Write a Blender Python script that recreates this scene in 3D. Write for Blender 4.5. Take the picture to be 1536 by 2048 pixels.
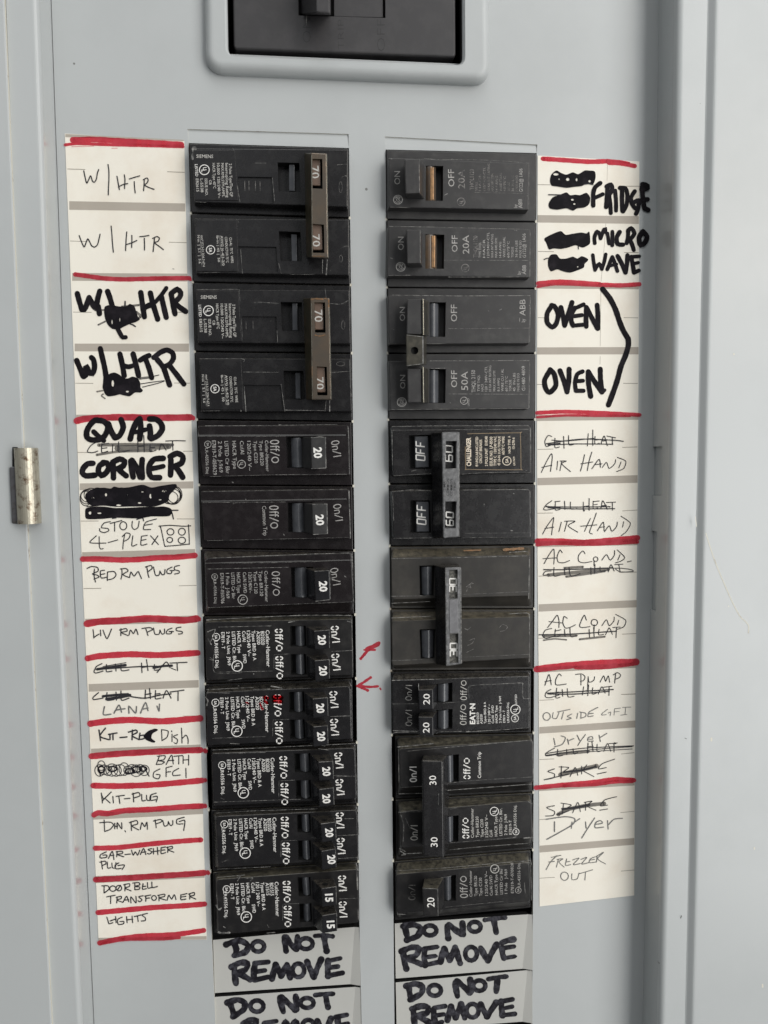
import bpy, bmesh, math, random
from mathutils import Vector, Matrix
from mathutils.geometry import tessellate_polygon, delaunay_2d_cdt

for o in list(bpy.data.objects):
    bpy.data.objects.remove(o)
scene = bpy.context.scene
COL = scene.collection
random.seed(7)

# ------------------------------------------------------------------ camera
# panel space in mm: u right, v up, w out of the panel; world = (u, -w, v) / 1000
MM = 0.001
def W(u, v, w):
    return Vector((u * MM, -w * MM, v * MM))
CAM = (38.47, -117.836, 301.369)            # camera position in panel mm
RC = ((0.99409983, -0.00999895, 0.10800719),
      (0.01709739, 0.99773896, -0.06499723),
      (-0.10711308, 0.06646038, 0.99202309))  # rows: camera right, up, back (panel axes)
FPX = 1550.0
cd = bpy.data.cameras.new('camera')
cam = bpy.data.objects.new('camera', cd)
COL.objects.link(cam)
cd.sensor_fit = 'HORIZONTAL'
cd.sensor_width = 36.0
cd.lens = FPX / 1536.0 * 36.0
cd.clip_start = 0.01
cd.clip_end = 50.0
def wv(a):
    return Vector((a[0], -a[2], a[1]))
m = Matrix.Identity(4)
for i in range(3):
    c = wv(RC[i])
    for j in range(3):
        m[j][i] = c[j]
m.translation = W(*CAM)
cam.matrix_world = m
scene.camera = cam
scene.render.resolution_x = 768
scene.render.resolution_y = 1024

# ------------------------------------------------------------------ light
world = bpy.data.worlds.new('World')
scene.world = world
world.use_nodes = True
wn, wl = world.node_tree.nodes, world.node_tree.links
bg = wn['Background']
# the room behind the photographer: dim walls with uneven tones and bright patches added for reflections
wtc = wn.new('ShaderNodeTexCoord')
wno = wn.new('ShaderNodeTexNoise')
wno.inputs['Scale'].default_value = 2.6
wno.inputs['Detail'].default_value = 3
wl.new(wtc.outputs['Generated'], wno.inputs['Vector'])
wr = wn.new('ShaderNodeMapRange')
wr.inputs['From Min'].default_value, wr.inputs['From Max'].default_value = .35, .68
wr.inputs['To Min'].default_value, wr.inputs['To Max'].default_value = .03, .18
wl.new(wno.outputs['Fac'], wr.inputs['Value'])
wsum = wr.outputs['Result']
for d, lo, hi, s in (((-.30, -1.0, .42), .955, .985, .8), ((.62, -1.0, -.25), .965, .985, .8), ((.05, -1.0, 1.1), .93, .98, .5)):
    dv = Vector(d).normalized()
    dt = wn.new('ShaderNodeVectorMath'); dt.operation = 'DOT_PRODUCT'
    dt.inputs[1].default_value = dv
    wl.new(wtc.outputs['Generated'], dt.inputs[0])
    r = wn.new('ShaderNodeMapRange')
    r.inputs['From Min'].default_value, r.inputs['From Max'].default_value = lo, hi
    r.inputs['To Max'].default_value = s
    wl.new(dt.outputs['Value'], r.inputs['Value'])
    ad = wn.new('ShaderNodeMath'); ad.operation = 'ADD'
    wl.new(wsum, ad.inputs[0]); wl.new(r.outputs['Result'], ad.inputs[1])
    wsum = ad.outputs[0]
wl.new(wsum, bg.inputs[1])
bg.inputs[0].default_value = (0.96, 0.985, 1.0, 1)
def area(name, pos, target, sx, sy, power, col):
    ld = bpy.data.lights.new(name, 'AREA')
    ld.shape = 'RECTANGLE'
    ld.size, ld.size_y = sx, sy
    ld.energy = power
    ld.color = col
    o = bpy.data.objects.new(name, ld)
    COL.objects.link(o)
    p, t = W(*pos), W(*target)
    o.location = p
    o.rotation_euler = (t - p).to_track_quat('-Z', 'Y').to_euler()
    return o
area('window_light', (1000, 60, 1050), (70, -120, 0), 0.9, 2.3, 25.6, (1.0, 0.99, 0.97))
area('ceiling_light', (150, 1700, 900), (60, -150, 0), 1.2, 0.8, 9.6, (1.0, 0.995, 0.98))
area('room_light', (-900, 900, 800), (60, -150, 0), 1.0, 1.2, 2.9, (0.97, 0.99, 1.0))
area('warm_reflection_light', (1190, 460, 1480), (224, -25, 20), 0.22, 0.26, 1.6, (1.0, 0.80, 0.58))  # unseen source added for the warm reflection on the right trim
scene.view_settings.view_transform = 'Standard'
scene.view_settings.look = 'None'
scene.view_settings.exposure = 0.0
scene.view_settings.gamma = 1.0

# ------------------------------------------------------------------ pixel helpers (a photo pixel cast onto the plane w)
def tp(x, y, w):
    a = ((x - 768.0) / FPX, -(y - 1024.0) / FPX, -1.0)
    d = [sum(RC[i][j] * a[i] for i in range(3)) for j in range(3)]
    t = (w - CAM[2]) / d[2]
    return (CAM[0] + t * d[0], CAM[1] + t * d[1])
FR = {'A': (370, 250, .234375), 'B': (370, 560, .234375), 'C': (370, 830, .234375), 'D': (390, 1090, .234375),
      'E': (390, 1350, .234375), 'F': (400, 1600, .234375), 'G': (750, 270, .234375), 'H': (750, 560, .234375),
      'I': (750, 830, .234375), 'J': (750, 1080, .234375), 'K': (750, 1330, .234375), 'L': (750, 1580, .234375),
      'M': (400, 1830, .455729), 'N': (400, 0, .390625), 'O': (110, 250, .1953125), 'P': (130, 560, .182292),
      'Q': (130, 820, .182292), 'R': (140, 1090, .200138), 'S': (150, 1450, .219697), 'T': (1060, 300, .182292),
      'U': (1060, 550, .182292), 'V': (1060, 820, .182292), 'W': (1060, 1080, .182292), 'X': (1060, 1310, .25878),
      'Z': (680, 1150, .438), 'H2': (0, 860, .10743), 'Y': (1240, 600, .3905), 'Y2': (1040, 1300, .36524), '1': (0, 0, 1.0)}
def fp(fr, x, y):
    f = FR[fr]
    return (f[0] + x * f[2], f[1] + y * f[2])
def fq(fr, pts, w):
    return [tp(*fp(fr, x, y), w) for x, y in pts]

# ------------------------------------------------------------------ materials
MATS = {}
def mat(name, col, rough=0.5, metal=0.0, col2=None, nscale=400.0, lo=0.45, hi=0.7, bump=0.0, bscale=2500.0,
        spec=0.5, trans=0.0, dust=None, coat=0.0, rvar=0.0, tcol=None, specks=0.0):
    m = bpy.data.materials.new(name)
    m.use_nodes = True
    nt = m.node_tree
    N, L = nt.nodes, nt.links
    b = N['Principled BSDF']
    b.inputs['Base Color'].default_value = (*col, 1)
    b.inputs['Roughness'].default_value = rough
    b.inputs['Metallic'].default_value = metal
    b.inputs['Specular IOR Level'].default_value = spec
    b.inputs['Coat Weight'].default_value = coat
    b.inputs['Coat Roughness'].default_value = 0.15
    tc = N.new('ShaderNodeNewGeometry')
    cur = None
    if col2 is not None:
        n = N.new('ShaderNodeTexNoise')
        n.inputs['Scale'].default_value = nscale
        n.inputs['Detail'].default_value = 7
        n.inputs['Roughness'].default_value = 0.65
        L.new(tc.outputs['Position'], n.inputs['Vector'])
        r = N.new('ShaderNodeMapRange')
        r.inputs['From Min'].default_value = lo
        r.inputs['From Max'].default_value = hi
        L.new(n.outputs['Fac'], r.inputs['Value'])
        mx = N.new('ShaderNodeMix')
        mx.data_type = 'RGBA'
        mx.inputs['A'].default_value = (*col, 1)
        mx.inputs['B'].default_value = (*col2, 1)
        L.new(r.outputs['Result'], mx.inputs['Factor'])
        cur = mx.outputs['Result']
        if rvar:
            rr = N.new('ShaderNodeMapRange')
            rr.inputs['To Min'].default_value = rough - rvar
            rr.inputs['To Max'].default_value = rough + rvar
            L.new(n.outputs['Fac'], rr.inputs['Value'])
            L.new(rr.outputs['Result'], b.inputs['Roughness'])
    if dust is not None:
        # dust that has settled on faces turned upwards
        dcol, amount = dust
        sx = N.new('ShaderNodeSeparateXYZ')
        L.new(tc.outputs['Normal'], sx.inputs['Vector'])
        n2 = N.new('ShaderNodeTexNoise')
        n2.inputs['Scale'].default_value = 520
        n2.inputs['Detail'].default_value = 8
        n2.inputs['Roughness'].default_value = 0.75
        L.new(tc.outputs['Position'], n2.inputs['Vector'])
        r1 = N.new('ShaderNodeMapRange')
        r1.inputs['From Min'].default_value = 0.25
        r1.inputs['From Max'].default_value = 0.85
        L.new(sx.outputs['Z'], r1.inputs['Value'])
        r2 = N.new('ShaderNodeMapRange')
        r2.inputs['From Min'].default_value = 0.35
        r2.inputs['From Max'].default_value = 0.7
        L.new(n2.outputs['Fac'], r2.inputs['Value'])
        mu = N.new('ShaderNodeMath'); mu.operation = 'MULTIPLY'
        L.new(r1.outputs['Result'], mu.inputs[0]); L.new(r2.outputs['Result'], mu.inputs[1])
        mu2 = N.new('ShaderNodeMath'); mu2.operation = 'MULTIPLY'
        mu2.inputs[1].default_value = amount
        L.new(mu.outputs[0], mu2.inputs[0])
        mx2 = N.new('ShaderNodeMix'); mx2.data_type = 'RGBA'
        if cur is not None:
            L.new(cur, mx2.inputs['A'])
        else:
            mx2.inputs['A'].default_value = (*col, 1)
        mx2.inputs['B'].default_value = (*dcol, 1)
        L.new(mu2.outputs[0], mx2.inputs['Factor'])
        cur = mx2.outputs['Result']
    if specks:
        # scattered dark specks and small chips in the paint
        vo = N.new('ShaderNodeTexVoronoi')
        vo.inputs['Scale'].default_value = 95
        L.new(tc.outputs['Position'], vo.inputs['Vector'])
        sp = N.new('ShaderNodeSeparateColor')
        L.new(vo.outputs['Color'], sp.inputs['Color'])
        lt = N.new('ShaderNodeMath'); lt.operation = 'LESS_THAN'; lt.inputs[1].default_value = specks
        L.new(sp.outputs[0], lt.inputs[0])
        sz = N.new('ShaderNodeMath'); sz.operation = 'MULTIPLY'; sz.inputs[1].default_value = .055
        L.new(sp.outputs[1], sz.inputs[0])
        l2 = N.new('ShaderNodeMath'); l2.operation = 'LESS_THAN'
        L.new(vo.outputs['Distance'], l2.inputs[0]); L.new(sz.outputs[0], l2.inputs[1])
        an = N.new('ShaderNodeMath'); an.operation = 'MULTIPLY'
        L.new(lt.outputs[0], an.inputs[0]); L.new(l2.outputs[0], an.inputs[1])
        a2 = N.new('ShaderNodeMath'); a2.operation = 'MULTIPLY'; a2.inputs[1].default_value = .75
        L.new(an.outputs[0], a2.inputs[0])
        mx3 = N.new('ShaderNodeMix'); mx3.data_type = 'RGBA'
        L.new(cur, mx3.inputs['A'])
        mx3.inputs['B'].default_value = (.09, .085, .075, 1)
        L.new(a2.outputs[0], mx3.inputs['Factor'])
        cur = mx3.outputs['Result']
    if cur is not None:
        L.new(cur, b.inputs['Base Color'])
    if bump:
        n3 = N.new('ShaderNodeTexNoise')
        n3.inputs['Scale'].default_value = bscale
        n3.inputs['Detail'].default_value = 3
        L.new(tc.outputs['Position'], n3.inputs['Vector'])
        bp = N.new('ShaderNodeBump')
        bp.inputs['Strength'].default_value = bump
        bp.inputs['Distance'].default_value = 0.0002
        L.new(n3.outputs['Fac'], bp.inputs['Height'])
        L.new(bp.outputs['Normal'], b.inputs['Normal'])
    if trans:
        out = N['Material Output']
        t = N.new('ShaderNodeBsdfTransparent')
        t.inputs[0].default_value = (*(tcol or col), 1)
        ms = N.new('ShaderNodeMixShader')
        n4 = N.new('ShaderNodeTexNoise')
        n4.inputs['Scale'].default_value = 260
        n4.inputs['Detail'].default_value = 6
        L.new(tc.outputs['Position'], n4.inputs['Vector'])
        r4 = N.new('ShaderNodeMapRange')
        r4.inputs['From Min'].default_value = 0.3
        r4.inputs['From Max'].default_value = 0.7
        r4.inputs['To Min'].default_value = 1.0 if trans >= 1 else max(0, trans - 0.2)
        r4.inputs['To Max'].default_value = min(1, trans + 0.2)
        L.new(n4.outputs['Fac'], r4.inputs['Value'])
        L.new(r4.outputs['Result'], ms.inputs[0])
        L.new(b.outputs[0], ms.inputs[1])
        L.new(t.outputs[0], ms.inputs[2])
        L.new(ms.outputs[0], out.inputs['Surface'])
    MATS[name] = m
    return m
mat('grey_paint', (.448, .470, .473), .32, col2=(.418, .440, .443), nscale=14, bump=.06, bscale=1500, rvar=.09, specks=.22)
mat('cover_paint', (.440, .461, .464), .42, col2=(.408, .428, .431), nscale=16, bump=.07, bscale=1700, rvar=.09, specks=.30)
mat('wall_paint', (.452, .472, .474), .24, col2=(.43, .45, .455), nscale=14, bump=.04, bscale=1500, rvar=.04, coat=.6)
mat('plate_paint', (.47, .47, .445), .42, col2=(.44, .44, .42), nscale=20, bump=.05, bscale=1500)
mat('black_plastic', (.0112, .0108, .0118), .27, col2=(.021, .0205, .021), nscale=260, lo=.5, hi=.78, bump=.15, bscale=3500,
    dust=((.16, .145, .115), .5), rvar=.12, spec=.42)
mat('brownish_plastic', (.0118, .0095, .0104), .27, col2=(.023, .0195, .0205), nscale=230, lo=.5, hi=.78, bump=.12, bscale=3500,
    dust=((.16, .145, .115), .4), rvar=.12, spec=.42)
mat('black_dusty', (.012, .0115, .012), .32, col2=(.027, .0255, .0245), nscale=200, lo=.48, hi=.75, bump=.2, bscale=3000,
    dust=((.22, .20, .145), .62), rvar=.12, spec=.42)
mat('charcoal_plastic', (.032, .0315, .0322), .36, col2=(.048, .047, .046), nscale=260, lo=.5, hi=.75, bump=.15, bscale=3500,
    dust=((.18, .165, .14), .3), rvar=.12, spec=.42)
mat('dusty_plastic', (.019, .0175, .0155), .48, col2=(.042, .038, .032), nscale=110, lo=.42, hi=.75, bump=.2, bscale=3000,
    dust=((.22, .19, .13), .62), rvar=.08, spec=.4)
mat('glossy_plastic', (.0105, .0105, .012), .26, col2=(.017, .017, .019), nscale=300, bump=.05, bscale=2000, dust=((.15, .13, .10), .55), spec=.45)
mat('lever_grey', (.062, .066, .074), .22, col2=(.085, .088, .096), nscale=300)
mat('lever_copper', (.40, .235, .12), .34, metal=.85, col2=(.20, .13, .08), nscale=500, lo=.4, hi=.65)
mat('slot_black', (.003, .003, .003), .7)
mat('edge_wear_glint', (.27, .265, .25), .5, col2=(.05, .05, .05), nscale=700, lo=.38, hi=.58)  # for real wear, and for highlights painted along breaker edges
mat('white_ink', (.74, .73, .70), .6)
mat('soft_white_ink', (.50, .49, .46), .6, col2=(.36, .35, .33), nscale=900)
mat('grey_ink', (.38, .37, .355), .6, col2=(.22, .215, .205), nscale=900, lo=.4, hi=.65)
mat('faded_ink', (.21, .20, .19), .6, col2=(.045, .045, .045), nscale=700, lo=.42, hi=.6)
mat('relief_dark', (.016, .016, .017), .5)
mat('gold_ink', (.30, .22, .13), .5)
mat('cream_ink', (.70, .62, .50), .6)
mat('bronze_plastic', (.135, .115, .095), .26, metal=.6, col2=(.17, .13, .095), nscale=160, lo=.4, hi=.7, bump=.1)
mat('bronze_dark', (.05, .045, .028), .4, metal=.3, col2=(.09, .06, .035), nscale=200)
mat('brown_toggle', (.13, .085, .062), .4, col2=(.10, .068, .05), nscale=200)
mat('copper_wear', (.27, .145, .07), .35, metal=.5, col2=(.15, .10, .06), nscale=900, lo=.42, hi=.62)
mat('steel_bracket', (.045, .043, .035), .38, metal=.5, col2=(.09, .083, .065), nscale=300)
mat('bright_steel_glint', (.5, .48, .40), .25, metal=.9, col2=(.2, .18, .14), nscale=600)
mat('inset_grey', (.17, .17, .178), .35, col2=(.23, .23, .24), nscale=500, metal=.3)
mat('lever_brown', (.085, .065, .05), .24, col2=(.13, .085, .05), nscale=300)
mat('sandy_grey', (.045, .044, .04), .6, col2=(.15, .145, .125), nscale=1200, lo=.45, hi=.62)
mat('tie_grey', (.105, .107, .11), .40, col2=(.23, .23, .235), nscale=650, lo=.45, hi=.72, bump=.25, bscale=3000)
mat('paper', (.80, .765, .68), .75, col2=(.65, .55, .43), nscale=30, lo=.5, hi=.98, bump=.08, bscale=3500)
mat('paper_band', (.40, .36, .31), .75, col2=(.37, .335, .285), nscale=60)
mat('tick_line', (.25, .22, .18), .7)
mat('marker_black', (.007, .006, .008), .7, col2=(.026, .022, .027), nscale=170, lo=.5, hi=.8, spec=.1)
mat('pen_black', (.026, .026, .03), .6, spec=.2)
mat('pen_grey', (.10, .10, .10), .6, col2=(.2, .2, .19), nscale=700, lo=.4, hi=.65)
mat('grey_smear', (.16, .155, .15), .6, trans=.62, spec=.2, tcol=(.58, .57, .56))
mat('worn_marker', (.010, .009, .013), .5, col2=(.075, .075, .09), nscale=420, lo=.46, hi=.68, trans=.06, spec=.25)
mat('red_ink', (.60, .075, .105), .55, trans=.55, col2=(.48, .04, .065), nscale=120, spec=.2, tcol=(.84, .22, .28))
mat('red_film', (.012, .001, .002), .5, trans=1.0, spec=.1, tcol=(.80, .22, .26))
mat('rust_metal', (.50, .47, .38), .42, metal=.7, col2=(.14, .085, .05), nscale=330, lo=.52, hi=.66, bump=.5, bscale=900)
mat('dark_metal', (.13, .13, .14), .45, metal=.6, col2=(.08, .07, .06), nscale=400)
mat('chip_glint_white', (.62, .60, .52), .6, col2=(.20, .12, .07), nscale=130, lo=.58, hi=.68)
mat('main_black', (.030, .029, .031), .48, col2=(.042, .040, .042), nscale=150, bump=.12, bscale=3500)
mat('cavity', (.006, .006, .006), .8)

# ------------------------------------------------------------------ mesh builder (panel mm)
LEVEL = [0]
class MB:
    def __init__(s):
        s.v, s.f, s.m, s.mats = [], [], [], []
    def mi(s, name):
        if name not in s.mats:
            s.mats.append(name)
        return s.mats.index(name)
    def add(s, verts, faces, mname):
        k = len(s.v)
        s.v.extend(verts)
        i = s.mi(mname)
        for f in faces:
            s.f.append(tuple(k + a for a in f))
            s.m.append(i)
    def build(s, name, parent=None, origin=(0, 0, 0), fix=False):
        me = bpy.data.meshes.new(name)
        O = W(*origin)
        me.from_pydata([W(*p) - O for p in s.v], [], s.f)
        for n in s.mats:
            me.materials.append(MATS[n])
        for p, i in zip(me.polygons, s.m):
            p.material_index = i
        if fix:
            bm = bmesh.new(); bm.from_mesh(me)
            bmesh.ops.recalc_face_normals(bm, faces=bm.faces)
            bm.to_mesh(me); bm.free()
        me.update()
        o = bpy.data.objects.new(name, me)
        COL.objects.link(o)
        if parent is not None:
            o.parent = parent
        else:
            o.location = O
        return o
    # --- solids
    def slab(s, outer, wt, wb, mname, bevel=0.4, draft=0.0, holes=(), bottom=None, back=False, nb=3, side=None):
        """plate with a rounded rim; holes = (poly, floor_w, wall_mat, floor_mat)"""
        outer = ccw(outer)
        n = len(outer)
        loops = []
        if bottom is not None:
            loops.append([(x, y, wb) for x, y in ccw(bottom)])
        else:
            loops.append([(x, y, wb) for x, y in offset(outer, draft)])
        if bevel > 0:
            for k in range(nb + 1):
                a = math.pi / 2 * k / nb
                loops.append([(x, y, wt - bevel + bevel * math.sin(a)) for x, y in offset(outer, -bevel * (1 - math.cos(a)))])
        else:
            loops.append([(x, y, wt) for x, y in outer])
        V = [p for lp in loops for p in lp]
        F = []
        SF = []
        for j in range(len(loops) - 1):
            for i in range(n):
                a, b = j * n + i, j * n + (i + 1) % n
                (SF if j == 0 else F).append((a, b, b + n, a + n))
        s.add(V, F, mname)
        s.add(V, SF, side or mname)
        top = [(x, y) for x, y, _ in loops[-1]]
        hs = [list(reversed(ccw(h[0]))) for h in holes]
        P2, T = fill(top, hs)
        s.add([(x, y, wt) for x, y in P2], T, mname)
        for h, spec in zip(hs, holes):
            k = len(h)
            fw = spec[1]
            wallm, floorm = spec[2], spec[3]
            HV = [(x, y, wt) for x, y in h] + [(x, y, fw) for x, y in h]
            s.add(HV, [(i, (i + 1) % k, k + (i + 1) % k, k + i) for i in range(k)], wallm)
            if floorm:
                s.add([(x, y, fw) for x, y in reversed(h)], [tuple(range(k))], floorm)
        if back:
            s.add([(x, y, wb) for x, y, _ in reversed(loops[0])], [tuple(range(n))], mname)
    def box(s, u0, u1, v0, v1, w0, w1, mname):
        V = [(u, v, w) for w in (w0, w1) for v in (v0, v1) for u in (u0, u1)]
        s.add(V, [(0, 2, 3, 1), (4, 5, 7, 6), (0, 1, 5, 4), (2, 6, 7, 3), (0, 4, 6, 2), (1, 3, 7, 5)], mname)
    def barrel(s, q, w, bulge, mname, n=8):
        """half-round lever along v: q = TL,TR,BR,BL (u,v)"""
        tl, tr, br, bl = q
        V, F = [], []
        for i in range(n + 1):
            t = i / n
            ww = w + bulge * math.sin(math.pi * (0.08 + 0.84 * t))
            V.append((tl[0] + (tr[0] - tl[0]) * t, tl[1] + (tr[1] - tl[1]) * t, ww))
            V.append((bl[0] + (br[0] - bl[0]) * t, bl[1] + (br[1] - bl[1]) * t, ww))
        for i in range(n):
            F.append((2 * i, 2 * i + 1, 2 * i + 3, 2 * i + 2))
        s.add(V, F, mname)
        k = len(V)
        caps = V[0::2] + [(V[-2][0], V[-2][1], w - 2), (V[0][0], V[0][1], w - 2)]
        s.add(caps, [tuple(range(len(caps)))], mname)
        caps = V[1::2] + [(V[-1][0], V[-1][1], w - 2), (V[1][0], V[1][1], w - 2)]
        s.add(caps, [tuple(reversed(range(len(caps))))], mname)
        for a, b in ((0, 1), (k - 2, k - 1)):
            fc = [V[a], V[b], (V[b][0], V[b][1], w - 2), (V[a][0], V[a][1], w - 2)]
            s.add(fc, [(0, 1, 2, 3)], mname)
    # --- flat ink
    def stroke(s, pts, width, w, mname, caps=True, smooth=True, wob=0.0):
        """pts in photo pixels, width in pixels"""
        LEVEL[0] += 1
        w = w + (LEVEL[0] % 11) * 0.005
        if smooth and len(pts) > 2:
            pts = catmull(pts, max(1.2, width * .35))
        pts = dedupe(pts)
        if len(pts) < 2:
            x, y = pts[0]
            pts = [(x - .01, y), (x + .01, y)]
        n = len(pts)
        L, Rr = [], []
        ph = random.random() * 9
        for i, (x, y) in enumerate(pts):
            ax, ay = pts[max(0, i - 1)]
            bx, by = pts[min(n - 1, i + 1)]
            dx, dy = bx - ax, by - ay
            l = math.hypot(dx, dy) or 1
            dx, dy = dx / l, dy / l
            hw = width / 2 * (1 + wob * math.sin(ph + i * .9) * .6 + wob * math.sin(ph * 3 + i * 2.3) * .4)
            L.append((x - dy * hw, y + dx * hw)); Rr.append((x + dy * hw, y - dx * hw))
        V = []
        for i in range(n):
            ww = w + i * 0.00015
            V.append((*tp(*L[i], ww), ww)); V.append((*tp(*Rr[i], ww), ww))
        F = [(2 * i, 2 * i + 2, 2 * i + 3, 2 * i + 1) for i in range(n - 1)]
        s.add(V, F, mname)
        if caps:
            for e, (ex, ey) in ((0, pts[0]), (n - 1, pts[-1])):
                a, b = L[e], Rr[e]
                cx, cy = ex, ey
                r = math.hypot(a[0] - b[0], a[1] - b[1]) / 2
                ww = w + e * 0.00015 + .0004
                s.add([(*tp(cx + r * math.cos(t * math.pi / 5), cy - r * math.sin(t * math.pi / 5), ww), ww) for t in range(10)],
                      [tuple(range(10))], mname)
    def blob(s, outer, holes, w, mname):
        LEVEL[0] += 1
        w = w + (LEVEL[0] % 11) * 0.005
        o = ccw([tp(x, y, w) for x, y in catmull(outer + [outer[0]], 2.0)[:-1]])
        hs = [list(reversed(ccw([tp(x, y, w) for x, y in h]))) for h in holes]
        P2, T = fill(o, hs)
        s.add([(x, y, w) for x, y in P2], T, mname)
    def text(s, body, p0, p1, h, w, mname, bold=0.0, shear=0.0, fit=True):
        """baseline from p0 to p1 (photo pixels), cap height h pixels, printed at height w"""
        vs, fs, x0, x1 = glyphs(body, bold)
        dx, dy = p1[0] - p0[0], p1[1] - p0[1]
        l = math.hypot(dx, dy)
        dx, dy = dx / l, dy / l
        ux, uy = dy, -dx
        kx = l / max(1e-6, x1 - x0)
        V = []
        for x, y in vs:
            a = (x - x0) * kx + shear * y * h
            b = y * h
            V.append((*tp(p0[0] + dx * a + ux * b, p0[1] + dy * a + uy * b, w), w))
        s.add(V, fs, mname)
def inside(p, x, y):
    c = False
    for i in range(len(p)):
        x0, y0 = p[i - 1]; x1, y1 = p[i]
        if (y0 > y) != (y1 > y) and x < (x1 - x0) * (y - y0) / (y1 - y0) + x0:
            c = not c
    return c
def fill(outer, holes=()):
    """triangles between an outline and its holes"""
    vs, es = [], []
    for lp in [outer] + list(holes):
        k = len(vs)
        vs += [Vector((x, y)) for x, y in lp]
        es += [(k + i, k + (i + 1) % len(lp)) for i in range(len(lp))]
    r = delaunay_2d_cdt(vs, es, [], 0, 1e-6)
    P = [(v.x, v.y) for v in r[0]]
    T = []
    for f in r[2]:
        cx = sum(P[i][0] for i in f) / len(f); cy = sum(P[i][1] for i in f) / len(f)
        if inside(outer, cx, cy) and not any(inside(q, cx, cy) for q in holes):
            f = tuple(f)
            T.append(f if area2([P[i] for i in f]) > 0 else f[::-1])
    return P, T
GL = {}
def glyphs(body, bold):
    k = (body, bold)
    if k in GL:
        return GL[k]
    cu = bpy.data.curves.new('glyphs', 'FONT')
    cu.body = body
    cu.size = 1.0
    cu.resolution_u = 2
    cu.offset = bold
    ob = bpy.data.objects.new('glyphs', cu)
    COL.objects.link(ob)
    dg = bpy.context.evaluated_depsgraph_get()
    me = bpy.data.meshes.new_from_object(ob.evaluated_get(dg))
    CAPH = 0.729
    vs = [(v.co.x, v.co.y / CAPH) for v in me.vertices]
    fs = []
    for p in me.polygons:
        t = tuple(p.vertices)
        a = sum(vs[t[i]][0] * vs[t[(i + 1) % len(t)]][1] - vs[t[(i + 1) % len(t)]][0] * vs[t[i]][1] for i in range(len(t)))
        fs.append(t if a > 0 else tuple(reversed(t)))
    bpy.data.objects.remove(ob); bpy.data.curves.remove(cu); bpy.data.meshes.remove(me)
    xs = [v[0] for v in vs] or [0, 1]
    GL[k] = (vs, fs, min(xs), max(xs))
    return GL[k]
def area2(p):
    return sum(p[i][0] * p[(i + 1) % len(p)][1] - p[(i + 1) % len(p)][0] * p[i][1] for i in range(len(p)))
def ccw(p):
    p = list(p)
    return p if area2(p) > 0 else p[::-1]
def dedupe(p):
    r = [p[0]]
    for q in p[1:]:
        if math.hypot(q[0] - r[-1][0], q[1] - r[-1][1]) > 0.05:
            r.append(q)
    return r
def offset(p, d):
    """grow (d > 0) a ccw polygon"""
    if abs(d) < 1e-9:
        return list(p)
    n = len(p)
    r = []
    for i in range(n):
        ax, ay = p[i - 1]; bx, by = p[i]; cx, cy = p[(i + 1) % n]
        e1 = (bx - ax, by - ay); e2 = (cx - bx, cy - by)
        l1 = math.hypot(*e1) or 1e-9; l2 = math.hypot(*e2) or 1e-9
        n1 = (e1[1] / l1, -e1[0] / l1); n2 = (e2[1] / l2, -e2[0] / l2)
        k = 1 + n1[0] * n2[0] + n1[1] * n2[1]
        k = max(k, .4)
        r.append((bx + d * (n1[0] + n2[0]) / k, by + d * (n1[1] + n2[1]) / k))
    return r
def roundp(p, r, n=4):
    out = []
    p = ccw(p)
    rs = r if isinstance(r, (list, tuple)) else [r] * len(p)
    for i in range(len(p)):
        a, b, c = Vector(p[i - 1]), Vector(p[i]), Vector(p[(i + 1) % len(p)])
        rr = min(rs[i], (a - b).length * .45, (c - b).length * .45)
        if rr < 1e-4:
            out.append(tuple(b)); continue
        s, e = b + (a - b).normalized() * rr, b + (c - b).normalized() * rr
        for k in range(n + 1):
            t = k / n
            out.append(tuple(s * (1 - t) ** 2 + b * 2 * t * (1 - t) + e * t ** 2))
    return out
def catmull(p, step):
    r = []
    n = len(p)
    closed = math.hypot(p[0][0] - p[-1][0], p[0][1] - p[-1][1]) < .01
    for i in range(n - 1):
        p1, p2 = p[i], p[i + 1]
        p0 = p[i - 1] if i > 0 else (p[-2] if closed else p1)
        p3 = p[i + 2] if i + 2 < n else (p[1] if closed else p2)
        k = max(1, min(14, int(math.hypot(p2[0] - p1[0], p2[1] - p1[1]) / step)))
        for j in range(k):
            t = j / k
            q = []
            for c in (0, 1):
                m1, m2 = .4 * (p2[c] - p0[c]), .4 * (p3[c] - p1[c])
                q.append((2 * t ** 3 - 3 * t * t + 1) * p1[c] + (t ** 3 - 2 * t * t + t) * m1 + (-2 * t ** 3 + 3 * t * t) * p2[c] + (t ** 3 - t * t) * m2)
            r.append(tuple(q))
    r.append(p[-1])
    return r
def arc_pts(cx, cy, rx, ry, a0=0.0, turns=1.04, n=14):
    return [(cx + rx * math.cos(a0 + 2 * math.pi * turns * i / n), cy + ry * math.sin(a0 + 2 * math.pi * turns * i / n)) for i in range(n + 1)]

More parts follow.
